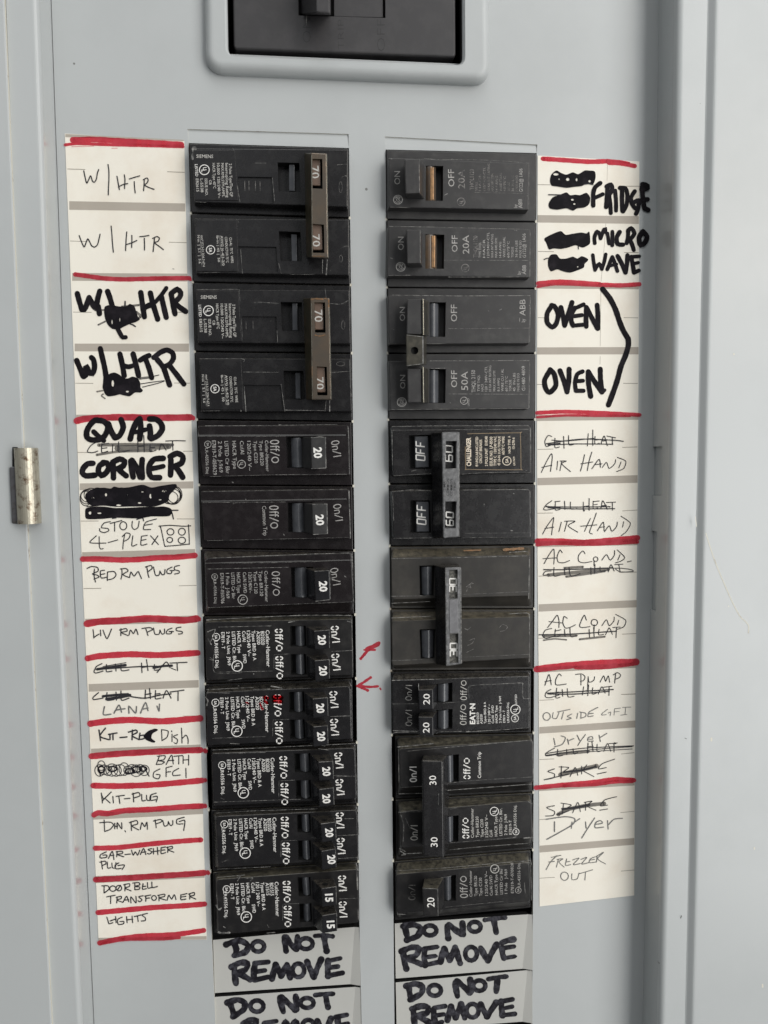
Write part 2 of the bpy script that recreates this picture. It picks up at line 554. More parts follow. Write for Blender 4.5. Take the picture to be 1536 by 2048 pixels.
# ------------------------------------------------------------------ scene objects
def thing(name, label, cat, at, group=None):
    o = bpy.data.objects.new(name, None)
    o.empty_display_size = .01
    COL.objects.link(o)
    o.location = W(*at)
    tag(o, label, cat, group)
    o['_at'] = list(at)
    return o
def tag(o, label=None, cat=None, group=None, kind=None):
    o['kind'] = kind or 'thing'
    if label: o['label'] = label
    if cat: o['category'] = cat
    if group: o['group'] = group
def part(mb, name, root, label=None, sub=None, fix=False):
    """sub: the part this is a piece of"""
    o = mb.build(name, sub or root, tuple(root['_at']), fix)
    if label:
        o['label'] = label
    return o
INK = {'m': 'marker_black', 'p': 'pen_black', 'g': 'pen_grey', 's': 'grey_smear', 'r': 'red_ink', 'y': 'red_film', 'h': 'bright_steel_glint', 'k': 'worn_marker', 't': 'tick_line',
       'e': 'edge_wear_glint', 'f': 'faded_ink', 'c': 'copper_wear', 'x': 'relief_dark'}
def ink(mb, fr, text, width, w, col='p', wob=0.0, smooth=True, k=1.0):
    """'x,y x,y; ...' strokes; prefixes: wN width, iC ink, E cx,cy,rx,ry ellipse, B blob (holes after /), D dot"""
    S = FR[fr][2]
    kw = k
    for seg in text.split(';'):
        tk = seg.split()
        if not tk:
            continue
        wd, c, kind = width, col, None
        while tk and not (tk[0][0].isdigit() or tk[0][0] == '-'):
            t = tk.pop(0)
            if t[0] == 'w': wd = float(t[1:])
            elif t[0] == 'i': c = t[1]
            else: kind = t
        if kind == 'B':
            parts = ' '.join(tk).split('/')
            P = lambda q: [fp(fr, *map(float, a.split(','))) for a in q.split()]
            hs = []
            for h in parts[1:]:
                cx, cy, rx, ry = map(float, h.split(','))
                hs.append([fp(fr, cx + rx * math.cos(i * .785), cy + ry * math.sin(i * .785)) for i in range(8)])
            mb.blob(P(parts[0]), hs, w, INK[c])
            continue
        if kind == 'E':
            for a in tk:
                cx, cy, rx, ry = map(float, a.split(','))
                pts = [fp(fr, *q) for q in arc_pts(cx, cy, rx, ry, -1.9 + random.random() * .5)]
                mb.stroke(pts, wd * S * kw, w, INK[c])
            continue
        pts = [fp(fr, *map(float, a.split(','))) for a in tk]
        mb.stroke(pts, wd * S * kw, w - (.06 if c == 's' else 0), INK[c], wob=wob, smooth=smooth)

# ------------------------------------------------------------------ structure: cover, trim, enclosure
VT, VB = 95.0, -425.0
LEFT_U = [(VT, -47.4), (48, -47.6), (-76, -47.9), (-196, -46.9), (-338, -45.7), (VB, -45.0)]
RIGHT_U = [(VT, 180.7), (60, 180.8), (-72, 181.0), (-218, 180.4), (-358, 179.5), (VB, 179.1)]
COVER = thing('dead_front_cover', 'grey painted steel cover plate around the two breaker columns and the main switch', 'cover plate', (60, -120, 0))
PXL = [(375, 258), (377, 286), (389, 704), (401.5, 1097), (423.5, 1873), (431, 2046)]
PXR = [(697, 268), (698, 296), (704, 706), (711, 1229), (719, 1850), (723, 2046)]
QXL = [(770, 273), (771, 299), (774.6, 706), (780.5, 1218), (787, 1846), (789, 2046)]
QXR = [(1074.6, 289), (1073.4, 306), (1071, 706), (1069, 1218), (1066, 1821), (1064, 2046)]
def opening(a, b):
    l = [tp(*q, 0) for q in a]; r = [tp(*q, 0) for q in b]
    return l + [(l[-1][0], -405), (r[-1][0], -405)] + r[::-1]
mainhole = [tp(456, 108, 0), tp(927, 128, 0), (tp(925, 0, 0)[0], 84), (tp(454, 0, 0)[0], 84)]
mb = MB()
outline = [(u + .2, v) for v, u in LEFT_U] + [(u + .95, v) for v, u in RIGHT_U[::-1]]
mb.slab(outline, 0, -1.5, 'cover_paint', bevel=0, holes=[(opening(PXL, PXR), -1.5, 'chip_glint_white', None), (opening(QXL, QXR), -1.5, 'chip_glint_white', None),  # pale walls: cut paint edge, with the light it catches painted in
        (mainhole, -1.5, 'cover_paint', None)])
# little tabs left where the knock-out strips were snapped off
for ex, ys, sg in ((PXL, (426, 564, 703, 839, 970, 1097, 1230, 1368, 1497, 1620, 1744), 1), (PXR, (436, 570, 706, 843, 972, 1101, 1229, 1357, 1485, 1609, 1723), -1),
                   (QXL, (438, 574, 706, 839, 968, 1092, 1218, 1342, 1470, 1599, 1722), 1), (QXR, (443, 577, 706, 839, 967, 1090, 1218, 1340, 1466, 1585, 1700), -1)):
    for y in ys:
        k = [i for i in range(len(ex) - 1) if ex[i][1] <= y <= ex[i + 1][1]][0]
        t = (y - ex[k][1]) / (ex[k + 1][1] - ex[k][1])
        x = ex[k][0] + t * (ex[k + 1][0] - ex[k][0])
        u, v = tp(x, y, 0)
        mb.box(min(u - sg * .3, u + sg * .45), max(u - sg * .3, u + sg * .45), v - .5, v + .5, -1.2, .05, 'chip_glint_white')
part(mb, 'cover_sheet', COVER)
mb = MB()
ring = roundp([tp(413, 151, 0), tp(977, 174, 0), (tp(973, 0, 0)[0], 90), (tp(414, 0, 0)[0], 90)], 7, 8)
inner = roundp([tp(456, 108, 4.5), tp(926, 127, 4.5), (tp(925, 0, 4.5)[0], 82), (tp(455, 0, 4.5)[0], 82)], 2.6, 6)
mb.slab(ring, 4.5, 0, 'cover_paint', bevel=3.2, nb=8, holes=[(offset(ccw(inner), .9), 4.2, 'cover_paint', None)])
n = len(inner)
ri = [(x, y, 4.2) for x, y in offset(ccw(inner), .9)] + [(x, y, 3.9) for x, y in offset(ccw(inner), .45)] + [(x, y, 3.2) for x, y in ccw(inner)]
mb.add(ri, [(k * n + i, k * n + (i + 1) % n, (k + 1) * n + (i + 1) % n, (k + 1) * n + i) for k in (0, 1) for i in range(n)], 'cover_paint')
mb.add([(x, y, w) for w in (3.2, -1.4) for x, y in ccw(inner)], [(i, (i + 1) % n, n + (i + 1) % n, n + i) for i in range(n)], 'slot_black')
o = part(mb, 'embossed_surround', COVER)
for pts in (((375, 258), (697, 268), (698, 296), (377, 286)), ((770, 273), (1074.6, 289), (1073.4, 306), (771, 299))):
    mb = MB()
    a, b = [(*tp(*q, -.55), -.55) for q in pts[:2]]
    c, d = [(*tp(*q, -.05), -.05) for q in pts[2:]]
    mb.add([a, b, c, d, (c[0], c[1], -4), (d[0], d[1], -4)], [(0, 3, 2, 1), (3, 5, 4, 2)], 'cover_paint')
    part(mb, 'bent_lip', COVER)
mb = MB()
ink(mb, 'Z', 'w13 95,382 112,362 132,338; w22 125,340 150,328 172,316; w9 110,342 160,342; w14 130,338 178,310', 13, .04, 'r', wob=.2)
part(mb, 'marker_arrow', COVER, 'red marker arrow pointing down at the left column')
mb = MB()
ink(mb, 'Z', 'w12 80,507 105,492 140,468; 80,507 102,515 127,527; w11 100,508 140,511 174,508; w8 183,517 186,523', 13, .04, 'r', wob=.2)
part(mb, 'marker_arrow', COVER, 'red marker arrow pointing left at the left column')

TRIM = thing('panel_trim', 'glossy grey steel trim frame with side walls around the recessed cover', 'trim frame', (60, -120, 15))
D = 15.5
def sweep(mb, rail, prof, mname, flip=False):
    """rail: (v, u0) points; prof: (du, w) points"""
    V = [(u + du, v, w) for v, u in rail for du, w in prof]
    n = len(prof)
    F = []
    for j in range(len(rail) - 1):
        for i in range(n - 1):
            q = (j * n + i, j * n + i + 1, (j + 1) * n + i + 1, (j + 1) * n + i)
            F.append(q if flip else q[::-1])
    mb.add(V, F, mname)
def fillet(c, r, a0, a1, n=6):
    return [(c[0] + r * math.cos(math.radians(a0 + (a1 - a0) * i / n)), c[1] + r * math.sin(math.radians(a0 + (a1 - a0) * i / n))) for i in range(n + 1)]
mb = MB(); sweep(mb, LEFT_U, [(0, -1.5), (0, D - 1.8)], 'wall_paint'); part(mb, 'inner_wall', TRIM)
mb = MB(); sweep(mb, LEFT_U, fillet((-1.8, D - 1.8), 1.8, 0, 90) + [(-10.2, D)], 'grey_paint'); part(mb, 'door_ledge', TRIM)
mb = MB()
STEP = 1.6
SEAM = [(VT, -58.2), (44, -58.1), (-74, -57.9), (-190, -57.3), (-340, -55.9), (VB, -55)]
sweep(mb, SEAM, [(0.1, D - .5), (0.1, D + STEP - .4)], 'chip_glint_white')
sweep(mb, SEAM, [(0.1, D + STEP - .4), (-.3, D + STEP), (-90, D + STEP)], 'grey_paint')
part(mb, 'trim_face', TRIM)
# right side: wall with two latch notches
mb = MB()
def ru(v):
    for (v0, u0), (v1, u1) in zip(RIGHT_U, RIGHT_U[1:]):
        if v1 <= v <= v0:
            return u0 + (u1 - u0) * (v - v0) / (v1 - v0)
    return RIGHT_U[-1][1]
def vy(x, y):
    return tp(x, y, 4)[1]
n1 = (vy(1315, 893), vy(1315, 991)); n2 = (vy(1308, 1063), vy(1308, 1222))
prof = [(VT, -1.5), (n1[0], -1.5), (n1[0], 8.2), (n1[1], 8.2), (n1[1], -1.5), (n2[0], -1.5), (n2[0], 5.0), (n2[1], 4.6), (n2[1], -1.5), (VB, -1.5), (VB, D - 2.4), (VT, D - 2.4)]
def clipv(p):
    # extra stations so that the wall follows the slightly bowed side
    out = []
    for i, (v, w) in enumerate(p):
        out.append((v, w))
        v2, w2 = p[(i + 1) % len(p)]
        if abs(w2 - w) < .5:
            st = [vv for vv, _ in RIGHT_U if min(v, v2) + .1 < vv < max(v, v2) - .1]
            out += [(vv, w) for vv in sorted(st, reverse=v > v2)]
    return out
prof = clipv(prof)
PW2, tris = fill(ccw(prof))
for du, mname, flip in ((0, 'wall_paint', True), (.6, 'grey_paint', False)):
    mb.add([(ru(v) + du, v, w) for v, w in PW2], [t[::-1] if flip else t for t in tris], mname)
k = len(prof)
mb.add([(ru(v), v, w) for v, w in prof] + [(ru(v) + .6, v, w) for v, w in prof], [(i, k + i, k + (i + 1) % k, (i + 1) % k) for i in range(k)], 'grey_paint')
part(mb, 'inner_wall', TRIM, 'grey inner wall with two cut latch notches')
mb = MB(); sweep(mb, RIGHT_U, [(1.0, -1.5), (1.0, D - 3)], 'grey_paint', flip=True); part(mb, 'backing_strip', TRIM)
mb = MB(); sweep(mb, RIGHT_U, fillet((2.4, D - 2.4), 2.4, 180, 90, 8) + [(12.6, D)], 'grey_paint', flip=True)
ink(mb, 'Y2', 'w3 903,482 912,487; w4 880,1468 884,1455; w3 755,1708 765,1716; w3 925,1218 931,1224', 3, D + .05, 'x')
part(mb, 'door_ledge', TRIM)
mb = MB()
GRV = [(VT, 195.2), (60, 195.0), (-72, 194.2), (-218, 193.4), (-358, 192.6), (VB, 192.2)]
ST2 = 1.9
sweep(mb, GRV, [(-2.6, D - .4), (-2.3, D + .05), (-1.9, D + .25), (-.5, D + 1.45), (-.1, D + 1.72), (.4, D + 1.86), (1.0, D + ST2), (60, D + ST2)], 'grey_paint', flip=True)
part(mb, 'trim_face', TRIM, 'wide glossy trim face with a long pale scratch')
for fr, s, nm in (('Y', 'w5 440,1195 480,1320 520,1420 575,1545 615,1620 645,1648 660,1672 657,1705', 'paint_scratch'), ('Y', 'w4 386,1110 392,1160', 'paint_scratch'),
                  ('Y2', 'w10 1048,484 1048,496', 'paint_chip'), ('Y2', 'w8 1283,1083 1284,1090', 'paint_chip'), ('Y2', 'w9 1328,1832 1329,1845', 'paint_chip'),
                  ('Y', 'w8 583,276 584,279', 'paint_chip'), ('Y', 'w5 556,1567 557,1570', 'paint_chip')):
    mb = MB()
    ink(mb, fr, s, 5, D + ST2 + .04, 'e')
    mb.mats = ['chip_glint_white']
    part(mb, nm, TRIM)
# hinge in the left seam
hg = MB()
c0, c1 = tp(46.5, 896, 20), tp(54, 1048, 20)
n = 32
V = []
for (cu, cv) in (c0, c1):
    for i in range(n):
        a = 2 * math.pi * i / n
        V.append((cu + 3.9 * math.cos(a), cv, 17.3 + 3.9 * math.sin(a)))
hg.add(V, [(i, n + i, n + (i + 1) % n, (i + 1) % n) for i in range(n)] + [tuple(range(n)), tuple(reversed(range(n, 2 * n)))], 'rust_metal')
hinge = part(hg, 'hinge', TRIM, 'worn metal hinge barrel speckled with rust', fix=True)
hg = MB()
hg.slab(roundp(fq('H2', [(175, 690), (330, 690), (370, 1745), (225, 1745)], 18), .5), 18.2, 15, 'dark_metal', .3)
part(hg, 'hinge_leaf', TRIM, sub=hinge)
hg = MB()
hg.slab(roundp(fq('H2', [(480, 345), (625, 340), (655, 1700), (545, 1725)], 18.5), .5), 18.4, 15, 'rust_metal', .3)
part(hg, 'hinge_leaf', TRIM, sub=hinge)
hg = MB()
hg.slab(fq('H2', [(228, 318), (330, 318), (330, 700), (228, 680)], D + STEP), D + STEP + .03, D + STEP, 'slot_black', 0)
hg.slab(fq('H2', [(640, 395), (665, 405), (722, 1640), (695, 1660)], D), D + .12, D, 'slot_black', 0)
part(hg, 'hinge_slot', TRIM, sub=hinge)

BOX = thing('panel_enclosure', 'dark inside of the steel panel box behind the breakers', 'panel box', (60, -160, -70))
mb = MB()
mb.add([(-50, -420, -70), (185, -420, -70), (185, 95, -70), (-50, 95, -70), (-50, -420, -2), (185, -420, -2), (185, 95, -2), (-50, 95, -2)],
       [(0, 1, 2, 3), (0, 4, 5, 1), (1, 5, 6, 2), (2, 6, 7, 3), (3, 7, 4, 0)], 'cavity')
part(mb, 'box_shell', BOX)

# ------------------------------------------------------------------ main switch
mb = MB()
MAIN = thing('main_breaker', 'large black main switch in the raised surround at the top', 'main switch', (60, 45, 0))
cq = roundp([tp(467, 98, 1.5), tp(912, 114, 1.5), (tp(911, 0, 1.5)[0], 80), (tp(466, 0, 1.5)[0], 80)], 1.6, 5)
mb.slab(cq, 1.5, -20, 'main_black', .8, holes=[([tp(597, 31, 1.5), tp(771, 36, 1.5), (tp(771, 0, 1.5)[0], 75), (tp(597, 0, 1.5)[0], 75)], -3.5, 'slot_black', 'slot_black')])
part(mb, 'case', MAIN)
mb = MB()
mb.slab([tp(668, 33, .3), tp(766, 35, .3), (tp(766, 0, .3)[0], 75), (tp(668, 0, .3)[0], 75)], .3, -3, 'main_black', .2)
part(mb, 'toggle_plate', MAIN)
mb = MB()
mb.slab(roundp([tp(632, 24, 16), tp(661, 28, 16), (tp(661, 0, 16)[0], 68), (tp(630, 0, 16)[0], 68)], .6), 16, -1.5, 'main_black', .6,
        bottom=roundp([tp(600, 30, -1.5), tp(662, 31, -1.5), (tp(662, 0, -1.5)[0], 70), (tp(600, 0, -1.5)[0], 70)], .6))
part(mb, 'toggle', MAIN)
for body, x, y0, y1, h in (('ON', 566, 218, 90, 46), ('TRIP', 736, 252, 100, 34), ('OFF', 946, 262, 98, 44)):
    p0, p1 = fp('N', x + 2, y0), fp('N', x, y1)
    mb = MB()
    mb.text(body, p0, p1, h * .39, 1.53, 'relief_dark', bold=-.022)
    part(mb, 'raised_lettering', MAIN)
mb = MB(); ink(mb, 'N', 'w4 545,82 545,128', 4, 1.55, 'e'); part(mb, 'toggle_scratch', MAIN)

# ------------------------------------------------------------------ breaker builders
LROW_L = [286, 426, 564, 703, 839, 970, 1097, 1232, 1368, 1497, 1620, 1744, 1868]
LROW_R = [296, 436, 570, 706.5, 843, 972, 1101, 1229, 1357, 1485, 1609, 1723, 1846]
RROW_L = [299, 438.7, 574.7, 706.5, 839.4, 968, 1092.5, 1218, 1342.5, 1470.6, 1599, 1722, 1842]
RROW_R = [306, 443.5, 577, 706.5, 839.4, 967, 1090, 1218, 1340, 1466, 1585, 1700, 1817]
def edge_x(tab, y):
    for a, b in zip(tab, tab[1:]):
        if a[1] <= y <= b[1]:
            return a[0] + (b[0] - a[0]) * (y - a[1]) / (b[1] - a[1])
    return tab[-1][0]
def base_px(side, r, i0=2, i1=3):
    A, B, X0, X1 = (LROW_L, LROW_R, PXL, PXR) if side == 'L' else (RROW_L, RROW_R, QXL, QXR)
    q = []
    for y, X, d in ((A[r] + 1.2, X0, i0), (B[r] + 1.2, X1, -i1), (B[r + 1] - 1.2, X1, -i1), (A[r + 1] - 1.2, X0, i0)):
        q.append((edge_x(X, y) + d, y))
    return q
def breaker(kind, label, side, rows):
    p = base_px(side, rows[0])
    cx = sum(q[0] for q in p) / 4
    cy = (p[0][1] + base_px(side, rows[-1])[2][1]) / 2
    root = thing(kind, label, 'circuit breaker', (*tp(cx, cy, 0), 0),
                 'circuit breakers in the left column' if side == 'L' else 'circuit breakers in the right column')
    root['_side'] = side
    return root
def case(root, r, fr, face, mname='black_plastic', slots=(), fw=5.0, bw=1.0, rad=1.0, slope=True, bevel=.35, extra=None,
         i0=2, i1=3, recess=(), label=None, pads=(), scratch_glints=''):
    mb = MB()
    bq = ccw([tp(x, y, bw) for x, y in base_px(root['_side'], r, i0, i1)])
    mb.slab(roundp(bq, .5), bw, -14, mname, .3)
    hs = [(fq(fr, q, fw), fw - 4.2, 'slot_black', 'slot_black') for q in slots]
    hs += [(fq(fr, q, fw), fw - .7, mname, mname) for q in recess]
    top = roundp(fq(fr, face, fw), rad)
    mb.slab(top, fw, bw - .3, mname, bevel, bottom=roundp(offset(bq, -.55), rad) if slope else None, draft=.3, holes=hs)
    for q in pads:
        mb.slab(roundp(fq(fr, q, fw + .3), .3), fw + .3, fw - .2, mname, .15)
    if scratch_glints:
        ink(mb, fr, scratch_glints, 3.2, fw + .05, 'e', wob=.55, k=.78)  # scratches, plus window highlights drawn in along the right edges
    return part(mb, 'case', root, label)
def toggle(root, fr, base, tip, tw=13.0, fw=5.0, mname='glossy_plastic', hole=True, name='toggle', rad=.4, sub=None, wear_glints=''):
    mb = MB()
    b = fq(fr, base, fw - 2.5); t = fq(fr, tip, tw)
    mb.slab(roundp(t, rad), tw, fw - 2.5, mname, .35, bottom=roundp(b, rad), side=mname)
    if hole:
        # small round hole in the upper slope
        def P(f, g):
            B = [b[0][i] + (b[1][i] - b[0][i]) * f for i in (0, 1)]
            T = [t[0][i] + (t[1][i] - t[0][i]) * f for i in (0, 1)]
            return (B[0] + (T[0] - B[0]) * g, B[1] + (T[1] - B[1]) * g + .12, fw - 2.5 + (tw - fw + 2.5) * g)
        mb.add([P(.42 + .16 * math.cos(i * .628), .70 + .085 * math.sin(i * .628)) for i in range(10)], [tuple(range(10))], 'slot_black')
    if wear_glints:
        ink(mb, fr, wear_glints, 3, tw + .04, 'e', wob=.4)
    return part(mb, name, root, sub=sub)
def lever(root, fr, q, fw=5.0, mname='lever_grey', stripe=None):
    mb = MB()
    mb.barrel(fq(fr, q, fw), fw - 1.9, 1.7, mname)
    if stripe:
        mb.slab(fq(fr, stripe, fw), fw + .03, fw - .6, 'lever_copper', .1)
    return part(mb, 'lever_barrel', root)
def tie(root, fr, front, base, windows, tw, bw, mname, floor_m, depth=3.0, name='handle_tie', bevel=.5, side=None, rad=.6, wear_glints='', wc='e'):
    mb = MB()
    hs = [(fq(fr, q, tw), tw - depth, mname, floor_m) for q in windows]
    mb.slab(roundp(fq(fr, front, tw), rad), tw, bw, mname, bevel, bottom=roundp(fq(fr, base, bw), rad), holes=hs, side=side)
    if wear_glints:
        ink(mb, fr, wear_glints, 3, tw + .04, wc, wob=.5)
    return part(mb, name, root)
def mark(mb, fr, kind, cx, cy, r, d, w, mname):
    S = FR[fr][2]
    pts = [fp(fr, *q) for q in arc_pts(cx, cy, r, r, 0, 1.0, 20)]
    mb.stroke(pts, r * .17 * S, w, mname, smooth=False)
    if kind == 'UL':
        for ch, t0, t1, o in (('U', -.52, .06, .08), ('L', -.02, .5, -.22)):
            mb.text(ch, fp(fr, cx - d * (.34 - o) * r, cy + d * t0 * r), fp(fr, cx - d * (.34 - o) * r, cy + d * t1 * r), r * .72 * S, w, mname, bold=.02)
    elif kind == 'CSA':
        mb.text('SA', fp(fr, cx - d * .36 * r, cy - d * .5 * r), fp(fr, cx - d * .36 * r, cy + d * .62 * r), r * .72 * S, w, mname, bold=.02)
    else:
        mb.text('GE', fp(fr, cx - d * .38 * r, cy - d * .55 * r), fp(fr, cx - d * .38 * r, cy + d * .55 * r), r * .8 * S, w, mname, bold=.01, shear=.25)
        mb.stroke([fp(fr, *q) for q in arc_pts(cx, cy, r * .72, r * .72, .4, .35, 8)], r * .1 * S, w, mname)
        mb.stroke([fp(fr, *q) for q in arc_pts(cx, cy, r * .72, r * .72, 3.5, .35, 8)], r * .1 * S, w, mname)
TC = {'w': ('white_ink', .012), 's': ('soft_white_ink', .008), 'g': ('grey_ink', .004), 'f': ('faded_ink', .004), 'W': ('white_ink', .035),
      'c': ('cream_ink', .014), 'C': ('cream_ink', .035), 'n': ('white_ink', .0)}
TC['w'] = ('white_ink', .006)
def print_text(mb, fr, rows, w, style='s', dx=0, dy=0):
    """rows: (text, x0,y0, x1,y1, cap height[, style])"""
    for t in rows:
        st = t[6] if len(t) > 6 else style
        m, b = TC[st]
        if t[0] in ('Off/O', 'On/I'):
            switch_word(mb, fr, *t[:6], w, m, .155 if st in 'Ww' else .115, st == 'W')
            continue
        mb.text(t[0], fp(fr, t[1] + dx, t[2] + dy), fp(fr, t[3] + dx, t[4] + dy), t[5] * FR[fr][2], w, m, bold=b)
def switch_word(mb, fr, word, x0, y0, x1, y1, h, w, mname, thick=.14, stencil=False):
    """condensed 'Off/O' and 'On/I' as printed on the breakers"""
    S = FR[fr][2]
    dx, dy = x1 - x0, y1 - y0
    L = math.hypot(dx, dy); dx, dy = dx / L, dy / L
    ux, uy = dy, -dx
    P = lambda a, b: fp(fr, x0 + dx * a * L + ux * b * h, y0 + dy * a * L + uy * b * h)
    T = h * thick * S
    def ring(a0, a1, lo=.06, hi=.94, parts=1, gap=.0):
        ca, cb, ra, rb = (a0 + a1) / 2, (lo + hi) / 2, (a1 - a0) / 2 - thick * h / L * .5, (hi - lo) / 2 - thick * .4
        for k in range(parts):
            s0 = k / parts + gap / 2 + .125 * (parts == 4); n = 16 // parts
            pts = [P(ca + ra * math.cos(6.2832 * (s0 + (1 / parts - gap) * i / n)), cb + rb * math.sin(6.2832 * (s0 + (1 / parts - gap) * i / n))) for i in range(n + 1)]
            mb.stroke(pts, T, w, mname, caps=False, smooth=False)
    def line(*q):
        mb.stroke([P(a, b) for a, b in q], T, w, mname, caps=False, smooth=False)
    if word == 'Off/O':
        ring(0, .2, -.02, 1.02, 2 if stencil else 1, .09 if stencil else 0)
        for a in (.25, .38):
            line((a + .035, 0), (a + .035, .86), (a + .055, .96), (a + .11, .97)); line((a, .66), (a + .11, .66))
        line((.52, 0), (.68, 1.0))
        ring(.72, 1.0, .08, .92, 4 if stencil else 1, .045 if stencil else 0)
    else:
        ring(0, .27, -.02, 1.02, 2 if stencil else 1, .09 if stencil else 0)
        line((.34, 0), (.34, .68)); line((.34, .55), (.40, .67), (.47, .67), (.52, .55), (.52, 0))
        line((.6, 0), (.8, 1.0)); line((.92, 0), (.92, 1.0))
def seg_text(mb, fr, text, x, y0, y1, h, d, w, mname='white_ink', thick=.13, gap=.28, slant=0.0):
    """squared stencil digits along a vertical baseline x from y0 to y1; d = +1 reads down, -1 reads up"""
    G = {'0': [(0, 0, 1, 0), (1, 0, 1, 1), (1, 1, 0, 1), (0, 1, 0, 0)], 'O': [(0, 0, 1, 0), (1, 0, 1, 1), (1, 1, 0, 1), (0, 1, 0, 0)],
         '3': [(0, 0, 1, 0), (1, 0, 1, 1), (1, 1, 0, 1), (.25, .5, 1, .5)], 'F': [(0, 0, 0, 1), (0, 1, 1, 1), (0, .5, .8, .5)],
         '6': [(0, 0, 1, 0), (1, 0, 1, .5), (1, .5, 0, .5), (0, 0, 0, 1), (0, 1, 1, 1)]}
    n = len(text)
    L = abs(y1 - y0)
    cw = L / (n + gap * (n - 1))
    for i, ch in enumerate(text):
        o = i * cw * (1 + gap)
        for ax, ay, bx, by in G[ch]:
            P = lambda px, py: fp(fr, x + d * py * h, y0 + d * (o + (px * .86 + .07) * cw + slant * py * h))
            mb.stroke([P(ax, ay), P(bx, by)], h * thick * 1.5 * FR[fr][2], w, mname, caps=False, smooth=False)

# ------------------------------------------------------------------ left column breakers
def siemens(fr, rows, label, p0, p1, tie_front, tie_base, wins, nums, logo, t0, t1, wear_glints, ul, csa, rules, relief):
    r = breaker('two_pole_breaker', label, 'L', rows)
    case(r, rows[0], fr, p0['face'], 'black_plastic', [p0['slot']], recess=[p0['rec']], pads=[p0['pad']], slope=False, rad=.3, i0=1.5, i1=1.5, scratch_glints=p0['scr'] + '; ' + relief)
    case(r, rows[1], fr, p1['face'], 'black_plastic', [p1['slot']], recess=[p1['rec']], pads=[p1['pad']], slope=False, rad=.3, i0=1.5, i1=1.5, scratch_glints=p1['scr'])
    for p in (p0, p1):
        mb = MB()
        mb.slab(fq(fr, p['bar'], 4.0), 4.0, 1, 'lever_grey', .3)
        part(mb, 'lever_barrel', r)
    for q, num in zip(wins, nums):
        mb = MB()
        b = fq(fr, [(q[0][0] - 55, q[0][1] + 15), (q[1][0] - 55, q[1][1] + 15), (q[2][0] - 55, q[2][1] - 15), (q[3][0] - 55, q[3][1] - 15)], 3)
        mb.slab(roundp(fq(fr, [(q[0][0] - 3, q[0][1] + 4), (q[1][0] - 16, q[1][1] + 4), (q[2][0] - 16, q[2][1] - 26), (q[3][0] - 3, q[3][1] - 26)], 13.2), .3), 13.2, 3, 'brown_toggle', .3, bottom=roundp(b, .3))
        tg = part(mb, 'toggle', r)
        mb = MB()
        print_text(mb, fr, [num], 13.26)
        part(mb, 'rating_number', r, sub=tg)
    mb = MB()
    hs = [(fq(fr, q, 14.5), 11.0, 'bronze_dark', None) for q in wins]
    mb.slab(roundp(fq(fr, tie_front, 14.5), .4), 14.5, 5.6, 'bronze_plastic', .5, bottom=roundp(fq(fr, tie_base, 5.6), .4), holes=hs, side='bronze_dark')
    if wear_glints:
        ink(mb, fr, wear_glints, 8, 14.55, 'c', wob=.5)  # bright edge lines are painted-in metal highlights; coppery strokes are wear
    part(mb, 'handle_tie', r)
    mb = MB()
    print_text(mb, fr, t1, 5.34, 's'); mark(mb, fr, 'CSA', *csa, 36, 1, 5.34, 'white_ink'); ink(mb, fr, rules, 4, 5.34, 'e')
    part(mb, 'printed_lettering', r)
    mb = MB()
    print_text(mb, fr, [logo], 5.34, 's')
    print_text(mb, fr, t0, 5.34, 's'); mark(mb, fr, 'UL', *ul, 42, 1, 5.34, 'white_ink')
    part(mb, 'printed_lettering', r)
    return r
TX0 = [('2 Poles Type/Tipo QP', 375, 330, 385, 612, 25), ('Interrupting Rating', 343, 325, 352, 618, 25), ('MAX.RMS.SYM.AMPS.', 308, 325, 318, 615, 23),
       ('10,000 120/240 V~', 272, 325, 282, 625, 24), ('HACR Type 40\u00b0C', 233, 325, 242, 542, 24), ('CB', 205, 470, 207, 510, 22), ('ISSUE NO.', 168, 458, 174, 602, 24),
       ('L-5538', 130, 458, 135, 575, 24), ('LISTED', 84, 335, 90, 440, 24, 'w'), ('E82615', 92, 458, 98, 570, 24)]
TX1 = [('CU-AL  75\u00b0C  WIRE', 378, 960, 394, 1178, 22), ('CONDUCTOR 75\u00b0C', 340, 955, 352, 1175, 22), ('AWG |6-4|3-2/0', 303, 945, 318, 1200, 22), ('lb-in | 45 |  50', 268, 945, 280, 1170, 20),
       ('mm\u00b2 |13.3-21.2|26.7-67.4', 135, 942, 152, 1210, 20), ('N\u00b7m  |  5.1  |  5.6', 105, 940, 118, 1182, 20)]
def shift(rows, f):
    return [(t[0], *f(t[1], t[2]), *f(t[3], t[4]), *t[5:]) for t in rows]
